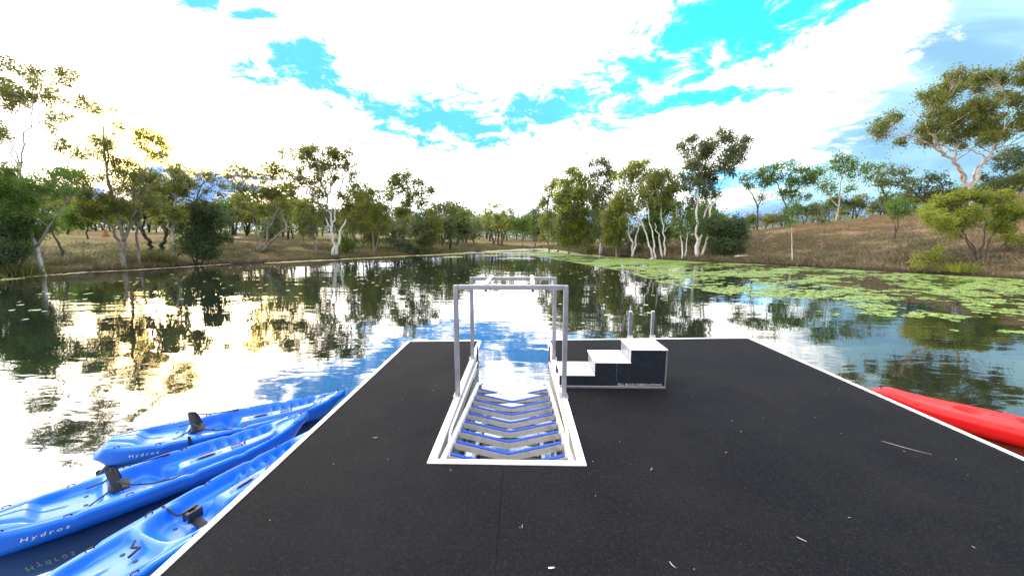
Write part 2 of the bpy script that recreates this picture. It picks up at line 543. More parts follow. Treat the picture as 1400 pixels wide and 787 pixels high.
def ground_z(x, y):
    x = np.atleast_1d(np.asarray(x, float)); y = np.atleast_1d(np.asarray(y, float))
    d = shore_dist(x, y)
    az = np.degrees(np.arctan2(x, y))
    amp = np.interp(az, [-180, -90, -60, -30, -5, 12, 22, 35, 46, 56, 80, 120, 180], [3, 4, 4.2, 3.6, 2.2, 1.6, 3.2, 6.0, 8.2, 12.0, 13, 5, 3])
    dist = np.hypot(x, y)
    land = np.maximum(d, 0)
    z = WATER + 0.30 * (1 - np.exp(-land / 0.9)) + amp * (1 - np.exp(-land / 38.0))
    r = np.clip(land / 4, 0, 1)
    z += r * ((vnoise(x, y, 7.0) - 0.5) * 0.5 + (vnoise(x, y, 2.3, 3) - 0.5) * 0.22)
    z += np.clip(land / 1.0, 0, 1) * (vnoise(x, y, 0.9, 5) - 0.5) * 0.10
    z = np.where(d < 0, WATER - 0.04 - np.minimum(-d * 0.25, 1.0), z)
    return z


def gz(x, y):
    return float(ground_z(x, y)[0])


# camera-side sheet, fine near the pond and coarse out to the horizon
def axis(n, near, far):
    t = np.linspace(-1, 1, n)
    k = 4.0
    return np.sinh(t * k) / np.sinh(k) * (far - near) + t * near


gx = axis(361, 75, 2400); gy = axis(361, 75, 2400) + 25
X, Y = np.meshgrid(gx, gy)
Z = ground_z(X.ravel(), Y.ravel())
n = len(gx)
V = np.stack([X.ravel(), Y.ravel(), Z], 1)
idx = np.arange(n * len(gy)).reshape(len(gy), n)
F = np.stack([idx[:-1, :-1].ravel(), idx[:-1, 1:].ravel(), idx[1:, 1:].ravel(), idx[1:, :-1].ravel()], 1)


def ground_build(t, b, g):
    geo = N(t, 'ShaderNodeNewGeometry')
    s = N(t, 'ShaderNodeSeparateXYZ')
    t.links.new(geo.outputs['Position'], s.inputs[0])
    nn = {}
    for k, (scl, det) in {'a': (0.12, 5.0), 'b': (0.9, 6.0), 'c': (9.0, 5.0)}.items():
        q = N(t, 'ShaderNodeTexNoise', ins={'Scale': scl, 'Detail': det, 'Roughness': 0.65})
        t.links.new(geo.outputs['Position'], q.inputs['Vector'])
        nn[k] = q.outputs['Fac']
    left = mixc(t, smooth(t, nn['b'], 0.35, 0.68), (0.125, 0.078, 0.042), (0.19, 0.125, 0.066))
    right = mixc(t, smooth(t, nn['b'], 0.35, 0.68), (0.15, 0.10, 0.062), (0.24, 0.165, 0.10))
    side = smooth(t, s.outputs[0], -6.0, 10.0)
    a = mixc(t, side, left, right)
    gr = M(t, 'MULTIPLY', smooth(t, nn['a'], 0.40, 0.56), M(t, 'SUBTRACT', 1.0, M(t, 'MULTIPLY', side, 0.75)))
    a = mixc(t, M(t, 'MULTIPLY', gr, 0.75), a, (0.15, 0.15, 0.05))
    a = mixc(t, M(t, 'MULTIPLY', smooth(t, nn['c'], 0.5, 0.75), 0.45), a, (0.10, 0.065, 0.045))
    # wet mud along the waterline
    mud = M(t, 'SUBTRACT', 1.0, smooth(t, M(t, 'ADD', s.outputs[2], M(t, 'MULTIPLY', nn['b'], 0.2)), WATER + 0.16, WATER + 0.50))
    a = mixc(t, mud, a, (0.035, 0.026, 0.018))
    t.links.new(a, b.inputs['Base Color'])
    bp = N(t, 'ShaderNodeBump', ins={'Strength': 1.0, 'Distance': 0.08})
    t.links.new(nn['c'], bp.inputs['Height'])
    t.links.new(bp.outputs[0], b.inputs['Normal'])


ground_m = mat('dry_ground', ground_build, rough=0.95, spec=0.1)
tag(link('ground', fast_mesh('ground', V, F, True), ground_m), kind='structure')


def water_build():
    m = bpy.data.materials.new('pond_water')
    m.use_nodes = True
    t = m.node_tree
    t.nodes.clear()
    geo = N(t, 'ShaderNodeNewGeometry')
    mp = N(t, 'ShaderNodeMapping')
    mp.inputs['Scale'].default_value = (0.42, 1.0, 1)
    mp.inputs['Rotation'].default_value = (0, 0, radians(4))
    t.links.new(geo.outputs['Position'], mp.inputs['Vector'])
    a = N(t, 'ShaderNodeTexNoise', ins={'Scale': 2.6, 'Detail': 2.5, 'Roughness': 0.5, 'Distortion': 0.4})
    b = N(t, 'ShaderNodeTexNoise', ins={'Scale': 0.55, 'Detail': 1.0, 'Roughness': 0.5})
    c = N(t, 'ShaderNodeTexNoise', ins={'Scale': 0.16, 'Detail': 2.0})
    t.links.new(mp.outputs[0], a.inputs['Vector']); t.links.new(mp.outputs[0], b.inputs['Vector']); t.links.new(geo.outputs['Position'], c.inputs['Vector'])
    calm = M(t, 'ADD', 0.35, M(t, 'MULTIPLY', smooth(t, c.outputs['Fac'], 0.38, 0.62), 0.9))
    h = M(t, 'ADD', M(t, 'MULTIPLY', M(t, 'MULTIPLY', a.outputs['Fac'], 0.0055), calm), M(t, 'MULTIPLY', b.outputs['Fac'], 0.016))
    bp = N(t, 'ShaderNodeBump', ins={'Strength': 1.0, 'Distance': 1.0})
    t.links.new(h, bp.inputs['Height'])
    gl = N(t, 'ShaderNodeBsdfGlossy', ins={'Roughness': 0.02, 'Color': (1, 1, 1, 1)})
    di = N(t, 'ShaderNodeBsdfDiffuse', ins={'Color': (0.010, 0.014, 0.010, 1)})
    fr = N(t, 'ShaderNodeFresnel', ins={'IOR': 1.33})
    for q in (gl, fr):
        t.links.new(bp.outputs[0], q.inputs['Normal'])
    f = M(t, 'ADD', 0.17, M(t, 'MULTIPLY', fr.outputs[0], 0.83))
    mx = N(t, 'ShaderNodeMixShader')
    t.links.new(f, mx.inputs[0]); t.links.new(di.outputs[0], mx.inputs[1]); t.links.new(gl.outputs[0], mx.inputs[2])
    o = N(t, 'ShaderNodeOutputMaterial')
    t.links.new(mx.outputs[0], o.inputs['Surface'])
    return m


water_m = water_build()
tag(link('water', fast_mesh('water', [(-60, -40, WATER), (60, -40, WATER), (60, 110, WATER), (-60, 110, WATER)], [(0, 1, 2, 3)]), water_m), kind='structure')

# ------------------------------------------------------------------ the floating dock
XL, XR, YN = -1.98, 4.16, -5.0
YL, YR = 6.22, 6.58             # the far edge runs a little askew
SX0, SX1, SY0 = -0.75, 0.53, 2.71    # outside of the launch slot's trim
XS = -0.135                      # joint between the two mats


def yfar(x):
    return YL + (YR - YL) * (x - XL) / (XR - XL)


def slab(name, poly, z0, z1, m, parent, bev=0.0):
    b = MB()
    k = len(poly)
    vs = [(x, y, z0) for x, y in poly] + [(x, y, z1) for x, y in poly]
    fs = [tuple(range(k))[::-1], tuple(range(k, 2 * k))] + [(i, (i + 1) % k, (i + 1) % k + k, i + k) for i in range(k)]
    b.add(vs, fs)
    return b.obj(name, m, parent)


dock = thing('floating_dock', 'wide floating dock covered in charcoal matting with white metal edging', 'dock', (0, YN, 0))
D0 = Matrix.Translation((0, YN, 0)).inverted()


def keep(o, parent):
    """parent without moving: the parent stands away from the origin"""
    o.parent = parent
    o.matrix_parent_inverse = Matrix.Translation(parent.location).inverted()
    return o


e = 0.045
keep(slab('mat_panel', [(XL + e, YN), (XS, YN), (XS, SY0), (SX0, SY0), (SX0, yfar(SX0) - e), (XL + e, yfar(XL) - e)], -0.03, 0.0, deck_m, None), dock)
keep(slab('mat_panel', [(XS + 0.002, YN), (XR - e, YN), (XR - e, yfar(XR) - e), (SX1, yfar(SX1) - e), (SX1, SY0), (XS + 0.002, SY0)], -0.03, -0.0015, deck_m, None), dock)
for p in ([(XL, YN), (XL + e - 0.001, YN), (XL + e - 0.001, yfar(XL) - 0.001), (XL, yfar(XL) - 0.001)],
          [(XR - e + 0.001, YN), (XR, YN), (XR, yfar(XR) - 0.001), (XR - e + 0.001, yfar(XR) - 0.001)],
          [(XL + e, yfar(XL) - e + 0.001), (SX0 - 0.002, yfar(SX0) - e + 0.001), (SX0 - 0.002, yfar(SX0)), (XL + e, yfar(XL))],
          [(SX1 + 0.002, yfar(SX1) - e + 0.001), (XR - e, yfar(XR) - e + 0.001), (XR - e, yfar(XR)), (SX1 + 0.002, yfar(SX1))]):
    keep(slab('edge_trim', p, -0.075, 0.006, alu_w, None), dock)
hx0, hx1 = SX0 + 0.002, SX1 - 0.002
b = MB()
b.box((XL + 0.05, YN, -0.07), (SX0 - 0.02, yfar(XL) - 0.06, -0.031)); b.box((SX1 + 0.02, YN, -0.07), (XR - 0.05, yfar(SX1) - 0.06, -0.031)); b.box((SX0 - 0.02, YN, -0.07), (SX1 + 0.02, SY0 - 0.02, -0.031))
keep(b.obj('deck_frame', rubber, None), dock)
for lo, hi in (((XL + 0.42, YN, -0.62), (SX0 - 0.05, 6.0, -0.072)), ((SX1 + 0.05, YN, -0.62), (XR - 0.62, 6.1, -0.072)), ((SX0 - 0.04, YN, -0.62), (SX1 + 0.04, SY0 - 0.12, -0.072))):
    keep(MB().box(lo, hi, bev=0.03).obj('float', float_m, None), dock)
# cleat-like slot in the left trim near its far end
keep(MB().box((XL - 0.012, 4.62, -0.035), (XL - 0.0, 4.92, -0.018)).obj('edge_slot', rubber, None), dock)

# ------------------------------------------------------------------ the kayak launch in its slot
launch = thing('kayak_launch', 'metal kayak launch with blue-topped chevron bars and a tall handrail gantry in the slot', 'kayak launch', ((SX0 + SX1) / 2, SY0, 0))
YF = 6.25
for poly in ([(SX0, SY0), (SX1, SY0), (SX1, SY0 + 0.055), (SX0, SY0 + 0.055)],
             [(SX0, SY0 + 0.057), (SX0 + 0.06, SY0 + 0.057), (SX0 + 0.06, YF), (SX0, YF)],
             [(SX1 - 0.06, SY0 + 0.057), (SX1, SY0 + 0.057), (SX1, YF), (SX1 - 0.06, YF)]):
    keep(slab('slot_trim', poly, -0.028, 0.008, alu_w, None), launch)
for x in (SX0 + 0.004, SX1 - 0.012):
    keep(MB().box((x, SY0 + 0.06, -0.40), (x + 0.008, YF - 0.02, -0.03)).obj('side_wall', alu_d, None), launch)
keep(MB().box((SX0 + 0.02, SY0 + 0.004, -0.40), (SX1 - 0.02, SY0 + 0.012, -0.03)).obj('end_wall', alu_d, None), launch)
XC = -0.11
HL = 0.505
# sloping channels carrying the bars
for s in (-1, 1):
    x = XC + s * (HL + 0.035)
    keep(MB().beam((x, SY0 + 0.03, -0.05), (x, 5.75, -0.50), 0.045, 0.06, 0.004).obj('side_channel', alu_w if s < 0 else alu_d, None), launch)
    # lower stringers seen between the bars
    xs = XC + s * 0.33
    keep(MB().beam((xs, SY0 + 0.04, -0.20), (xs, 5.4, -0.58), 0.035, 0.05).obj('stringer', alu, None), launch)
    # handrail pipe that bends down at its near end
    xp = XC + s * (HL + 0.055)
    keep(MB().tube([(xp, 3.18, -0.16), (xp, 3.20, -0.09), (xp, 3.26, -0.045), (xp, 3.38, -0.038), (xp, 4.4, -0.07), (xp, 5.55, -0.12), (xp, 5.6, -0.15), (xp, 5.61, -0.3)], 0.014, 8).obj('guide_pipe', alu_w, None, True), launch)
    rod = keep(MB().tube([(xp + 0.0, 5.50, -0.22), (xp, 5.50, 0.135)], 0.012, 8).obj('upright_rod', rubber, None, True), launch)
    keep(MB().tube([(xp, 5.50, -0.14), (xp, 5.50, -0.105)], 0.026, 8).obj('rod_collar', rubber, None, True), launch)
DROP = 0.082
bar_me = pad_me = None
for k in range(11):
    y = 2.93 + 0.268 * k
    z = -0.055 - 0.041 * k
    if bar_me is None:
        def chevron(w, h0, h1, L):
            xs_ = [-L, -L * 0.6, -L * 0.25, -L * 0.1, 0, L * 0.1, L * 0.25, L * 0.6, L]
            zs_ = [-DROP * (1 - abs(q) / L) for q in xs_]
            zs_ = [max(q, -DROP * 0.96) for q in zs_]
            vs, fs = [], []
            for q, zz_ in zip(xs_, zs_):
                for yy_, hh_ in ((-w / 2, h0), (w / 2, h0), (w / 2, h1), (-w / 2, h1)):
                    vs.append((q, yy_ + zz_ * 0.75, zz_ + hh_))
            for i in range(len(xs_) - 1):
                for a_ in range(4):
                    b_ = (a_ + 1) % 4
                    fs.append((i * 4 + a_, i * 4 + b_, (i + 1) * 4 + b_, (i + 1) * 4 + a_)[::-1])
            fs.append((0, 1, 2, 3)); fs.append(tuple(len(vs) - 4 + j for j in range(4))[::-1])
            return MB().add(vs, fs)
        o = chevron(0.042, -0.060, 0.0, HL).obj('chevron_bar', bar_m, None)
        bar_me = o.data
        p = chevron(0.034, 0.001, 0.010, HL - 0.01).obj('blue_pad', blue_pad, None)
        pad_me = p.data
    else:
        o = link('chevron_bar', bar_me, None); p = link('blue_pad', pad_me, None)
    o.parent = launch
    o.location = (XC - launch.location.x, y - launch.location.y, z)
    p.parent = o
# portal frames
for yp, ht in ((4.0, 1.285), (5.30, 1.235)):
    for x in (SX0 + 0.03, SX1 - 0.03):
        keep(MB().box((x - 0.026, yp - 0.026, 0.012), (x + 0.026, yp + 0.026, ht - 0.052), bev=0.004).obj('post', alu, None), launch)
        fp = keep(MB().box((x - 0.045, yp - 0.07, 0.0085), (x + 0.045, yp + 0.07, 0.0155), bev=0.002).obj('foot_plate', alu, None), launch)
        for sy in (-0.052, 0.052):
            keep(MB().tube([(x, yp + sy, 0.015), (x, yp + sy, 0.028)], 0.011, 6).obj('bolt', alu_d, None), launch)
        keep(MB().box((x - 0.024, yp - 0.024, ht - 0.0505), (x + 0.024, yp + 0.024, ht - 0.002), bev=0.004).obj('corner_joint', alu, None), launch)
    keep(MB().box((SX0 + 0.06, yp - 0.025, ht - 0.051), (SX1 - 0.06, yp + 0.025, ht), bev=0.004).obj('crossbar', alu, None), launch)
for x0, x1 in ((-0.385, -0.42), (0.135, 0.16)):
    keep(MB().beam((x0, 3.99, 1.287 + 0.012), (x1, 5.31, 1.237 + 0.012), 0.045, 0.026, 0.003).obj('top_bar', alu_w, None), launch)
    keep(MB().tube([(x0, 3.985, 1.236), (x0, 3.985, 1.218), (x0, 3.985, 1.208)], [0.012, 0.017, 0.010], 8).obj('hanging_knob', rubber, None, True), launch)

# ------------------------------------------------------------------ the step block
steps = thing('step_block', 'three-tread step box with dark side panel and white treads beside the launch', 'steps', (1.1, 4.25, 0))
SX = [0.475, 0.90, 1.325, 1.745]
SZ = [0.165, 0.325, 0.487]
YB = 4.72
prof = [(SX[0], 0.03)] + [(SX[3], 0.03), (SX[3], SZ[2] - 0.014), (SX[2], SZ[2] - 0.014), (SX[2], SZ[1] - 0.014), (SX[1], SZ[1] - 0.014), (SX[1], SZ[0] - 0.014), (SX[0], SZ[0] - 0.014)]
for yy_ in (4.255, YB - 0.015):
    k = len(prof)
    vs = [(x, yy_, z) for x, z in prof] + [(x, yy_ + 0.012, z) for x, z in prof]
    fs = [tuple(range(k)), tuple(range(k, 2 * k))[::-1]] + [(i, i + k, (i + 1) % k + k, (i + 1) % k) for i in range(k)]
    keep(MB().add(vs, fs).obj('side_panel', dark_face, None), steps)
for i in range(3):
    keep(MB().box((SX[i] - (0.012 if i else 0), 4.243, SZ[i] - 0.013), (SX[i + 1] + (0.0 if i < 2 else 0.008), YB + 0.006, SZ[i]), bev=0.003).obj('tread', tread_m, None), steps)
    if i:
        keep(MB().box((SX[i] + 0.001, 4.268, SZ[i - 1] + 0.001), (SX[i] + 0.012, YB - 0.016, SZ[i] - 0.0145)).obj('riser', alu, None), steps)
keep(MB().box((SX[3] - 0.002, 4.268, 0.03), (SX[3] + 0.004, YB - 0.016, SZ[2] - 0.0145)).obj('end_panel', dark_face, None), steps)
keep(MB().box((SX[0], 4.236, 0.0), (SX[3] + 0.004, 4.254, 0.029), bev=0.003).obj('base_rail', alu, None), steps)
keep(MB().box((SX[0], YB - 0.01, 0.0), (SX[3] + 0.004, YB + 0.004, 0.029)).obj('base_rail', alu, None), steps)
keep(MB().box((SX[3] - 0.010, 4.244, 0.030), (SX[3] + 0.006, 4.2535, SZ[2] - 0.014)).obj('corner_strip', alu, None), steps)
# faint vertical weld line
bb = MB()
for i in range(9):
    zz_ = 0.10 + i * 0.023
    bb.box((1.158 + 0.004 * sin(i * 2.1), 4.2515, zz_), (1.163 + 0.004 * sin(i * 2.1), 4.2545, zz_ + 0.009 + 0.004 * (i % 3)))
keep(bb.obj('weld_marks', alu, None), steps)


def text_mesh(body, size, depth=0.001, shear=0.0, space=1.0):
    cu = bpy.data.curves.new('lettering', 'FONT')
    cu.body = body; cu.size = size; cu.extrude = depth; cu.resolution_u = 3
    cu.shear = shear; cu.space_character = space; cu.offset = size * 0.012
    o = bpy.data.objects.new('lettering', cu)
    C.objects.link(o)
    bpy.context.view_layer.update()
    me = bpy.data.meshes.new_from_object(o.evaluated_get(bpy.context.evaluated_depsgraph_get()))
    bpy.data.objects.remove(o); bpy.data.curves.remove(cu)
    me.materials.clear()
    return me


tm = text_mesh('FILL BEAM FABRICATIONS', 0.034, 0.001, 0, 1.05)
wv = max(q.co.x for q in tm.vertices)
o = link('lettering', tm, bar_m)
o.rotation_euler = (pi / 2, 0, 0)
o.scale = (0.53 / wv, 1, 1)
o.location = (1.175, 4.2535, 0.034)
keep(o, steps)

# the two short uprights off the dock's far edge
for k_, (x, lab) in enumerate(((1.975, 'left one of two short square metal uprights behind the step box at the dock edge'), (2.385, 'right one of two short square metal uprights behind the step box at the dock edge'))):
    t_ = thing('metal_upright', lab, 'post', (x, yfar(x) + 0.045, -0.2), group='short uprights on the far dock edge')
    MB().box((-0.026, -0.026, 0), (0.026, 0.026, 0.69), bev=0.004).obj('post', alu, t_)
    MB().box((-0.023, -0.023, 0.6905), (0.023, 0.023, 0.697), bev=0.002).obj('end_cap', alu_w, t_)
    MB().box((-0.05, -0.042, 0.12), (0.05, -0.0265, 0.26), bev=0.002).obj('bracket', alu_d, t_)

# bits lying on the deck
def deckbit(name, cat, label, px, py, L, ang, w, m, curl=0.0, group=None):
    p = at(px, py, 0.003)
    b = MB()
    pts = []
    for i in range(6):
        t_ = i / 5 - 0.5
        pts.append((t_ * L * cos(ang) - curl * L * (t_ * t_) * sin(ang), t_ * L * sin(ang) + curl * L * (t_ * t_) * cos(ang), 0.002))
    b.tube(pts, [w * q for q in (0.5, 0.9, 1, 1, 0.8, 0.4)], 5)
    o_ = b.obj(name, m, None, False, p)
    return tag(o_, label, cat, group)


deckbit('twig', 'twig', 'long thin pale twig lying on the deck matting at the right', 1238, 612, 0.30, -0.75, 0.0016, wood_pale, 0.15)
deckbit('twig', 'twig', 'short white twig on the deck near the bottom right of centre', 1096, 737, 0.05, -0.8, 0.0022, wood_pale, 0.2)
deckbit('twig', 'twig', 'pale curved splinter by itself on the deck in the bottom middle', 919, 772, 0.045, -1.1, 0.002, wood_pale, 0.5)
deckbit('twig', 'twig', 'tiny pale upright-lying twig in front of the slot near the mat joint', 714, 719, 0.03, 1.5, 0.0016, wood_pale, 0.0)
deckbit('dropping', 'dropping', 'white smear of bird dropping on the deck at the bottom centre', 754, 776, 0.035, 0.1, 0.0045, tread_m, 0.2)
deckbit('leaf', 'leaf', 'small dry leaf on the deck left of the launch slot', 513, 598, 0.035, 0.2, 0.003, wood_pale, 0.4)
deckbit('leaf', 'leaf', 'small pale curled leaf right of the slot near the steps front', 891, 641, 0.04, 0.9, 0.002, wood_pale, 0.6)
r_ = random.Random(5)
b = MB()
for i in range(60):
    x = r_.uniform(XL + 0.1, XR - 0.1); y = r_.uniform(1.2, 6.1)
    if SX0 - 0.05 < x < SX1 + 0.05 and y > SY0 - 0.05: continue
    if 0.4 < x < 1.8 and 4.2 < y < 4.8: continue
    L = r_.uniform(0.004, 0.014) * (1.6 if r_.random() < 0.12 else 1); a = r_.uniform(0, pi)
    b.beam((x, y, 0.0025), (x + L * cos(a), y + L * sin(a), 0.003), 0.0018, 0.0018)
tag(b.obj('leaf_litter', wood_pale, None), kind='stuff')

# ------------------------------------------------------------------ kayaks (sit-on-top, moulded plastic)
def sst(x, a, b_):
    t = np.clip((x - a) / (b_ - a), 0, 1)
    return t * t * (3 - 2 * t)


KL, KW = 2.28, 0.60             # length, beam


def kayak_mesh(blank=False):
    """u runs stern (0) to bow (1), v across (-1..1). Deck above, hull below, one closed skin"""
    nu, nv, nh = 150, 49, 12
    us = 0.5 - 0.5 * np.cos(np.linspace(0, pi, nu)) * 1.0
    us = 0.5 * us + 0.5 * np.linspace(0, 1, nu)
    vs_ = np.linspace(-1, 1, nv)
    U, Vv = np.meshgrid(us, vs_, indexing='ij')

    def half(u_):
        return KW / 2 * np.maximum(0.0, 1 - np.abs((u_ - 0.46) / np.where(u_ < 0.46, 0.46, 0.54)) ** np.where(u_ < 0.46, 3.0, 2.5)) ** np.where(u_ < 0.46, 0.62, 0.85)

    def rim(u_):
        return 0.225 + 0.055 * sst(u_, 0.70, 1.0) ** 1.3 + 0.03 * sst(u_, 0.22, 0.0) - 0.12 * sst(u_, 0.07, 0.0)

    hw = half(U)
    a = np.abs(Vv)
    top = rim(U).copy()
    # crown of the decks
    if blank:
        top += 0.05 * (1 - a ** 2) * sst(U, 0.0, 0.25)
        def bowl(uc, vc, ru, rv, dep):
            return -dep * sst(((U - uc) / ru) ** 2 + ((Vv - vc) / rv) ** 2, 1.0, 0.25)
        top += bowl(0.62, 0.15, 0.06, 0.30, 0.055)
        top += bowl(0.36, 0.0, 0.12, 0.55, 0.09)
        top += -0.02 * sst(a, 0.80, 0.86) * sst(a, 0.97, 0.90)
        top -= 0.09 * sst(U, 0.90, 1.0)
        top -= 0.006 * (0.5 + 0.5 * np.cos(a * 14)) * sst(U, 0.1, 0.2) * sst(U, 0.9, 0.8)
    else:
        top += 0.035 * (1 - a ** 2) * sst(U, 0.30, 0.12)
        top += 0.030 * (1 - a ** 2) * sst(U, 0.86, 0.97)
        inner = sst(a, 0.90, 0.74)
        # rear tank well
        well = sst(U, 0.14, 0.18) * sst(U, 0.32, 0.29) * sst(a, 0.80, 0.62)
        top -= 0.060 * well
        # long curved groove on the stern deck
        g0 = 0.30 + 0.35 * sst(U, 0.03, 0.20)
        top -= 0.022 * np.exp(-((Vv - g0 * np.sign(Vv)) / 0.07) ** 2) * sst(U, 0.03, 0.07) * sst(U, 0.24, 0.20)
        # seat bowl
        q = ((U - 0.42) / 0.10) ** 2 + (Vv / 0.80) ** 4
        top -= 0.115 * sst(q, 1.05, 0.25)
        # leg wells left and right of the centre console
        lw = sst(U, 0.42, 0.48) * sst(U, 0.86, 0.83) * inner
        side = sst(a, 0.20, 0.36)
        top -= 0.105 * lw * side
        # centre console between the legs
        top -= 0.035 * lw * (1 - side)
        # heel ridges in the far half of each leg well
        rid = lw * side * sst(U, 0.62, 0.64) * sst(U, 0.84, 0.82)
        top += 0.050 * rid * (0.5 + 0.5 * np.cos((U - 0.64) * 2 * pi / 0.042)) * sst(a, 0.42, 0.66)
        # small bow hatch recess
        q = ((U - 0.905) / 0.052) ** 2 + (Vv / 0.62) ** 2
        top -= 0.020 * sst(q, 1.0, 0.72)
        # groove inside the rim and paddle rest notches on it
        top -= 0.008 * np.exp(-((a - 0.86) / 0.03) ** 2)
        for un in (0.245, 0.54, 0.70):
            top -= 0.014 * np.exp(-((U - un) / 0.014) ** 2) * sst(a, 0.80, 0.90)
    # rolled gunwale
    top -= 0.030 * sst(a, 0.93, 1.0) ** 2
    hw_ = hw
    Vtop = np.stack([(U - 0.5) * KL, Vv * hw_, top], -1)
    # hull: from gunwale round to the keel
    ph = np.linspace(0, 1, nh + 2)[1:-1]
    rows = []
    keelz = 0.0 + 0.22 * sst(us, 0.84, 1.0) ** 1.5 + 0.115 * sst(us, 0.07, 0.0) ** 1.3
    gz_ = top[:, 0]
    hu = half(us)
    full = []
    for side_ in (1, -1):
        for p in (ph if side_ == 1 else ph[::-1]):
            c_ = np.cos(p * pi / 2) ** 0.55
            s_ = np.sin(p * pi / 2) ** 1.25
            flare = 1 - 0.16 * p
            full.append(np.stack([(us - 0.5) * KL * (1 - 0.0 * p), side_ * hu * c_ * flare, gz_ - (gz_ - keelz) * s_], -1))
        if side_ == 1:
            full.append(np.stack([(us - 0.5) * KL, us * 0, keelz], -1))
    Hull = np.stack(full, 1)            # nu x (2nh+1) x 3
    ring = np.concatenate([Vtop, Hull], 1)     # v from -1 .. 1, then down round the + side, back up the - side
    nr = ring.shape[1]
    Vt = ring.reshape(-1, 3)
    idx_ = np.arange(nu * nr).reshape(nu, nr)
    nxt = np.roll(idx_, -1, axis=1)
    Fq = np.stack([idx_[:-1].ravel(), idx_[1:].ravel(), nxt[1:].ravel(), nxt[:-1].ravel()], 1)
    return fast_mesh('hull', Vt, Fq, True), top, us, vs_, half, rim


blue_me, top_b, us_b, vs_b, half_b, rim_b = kayak_mesh()
red_me = kayak_mesh(True)[0]


def deck_z(u_, v_):
    i = int(np.argmin(np.abs(us_b - u_))); j = int(np.argmin(np.abs(vs_b - v_)))
    return float(top_b[i, j])


def kp(u_, v_, dz_=0.0):
    return Vector(((u_ - 0.5) * KL, v_ * float(half_b(np.array([u_]))[0]), deck_z(u_, v_) + dz_))


hyd = text_mesh('Hydros', 0.050, 0.0006, 0.25, 1.5)
hatch_v = None


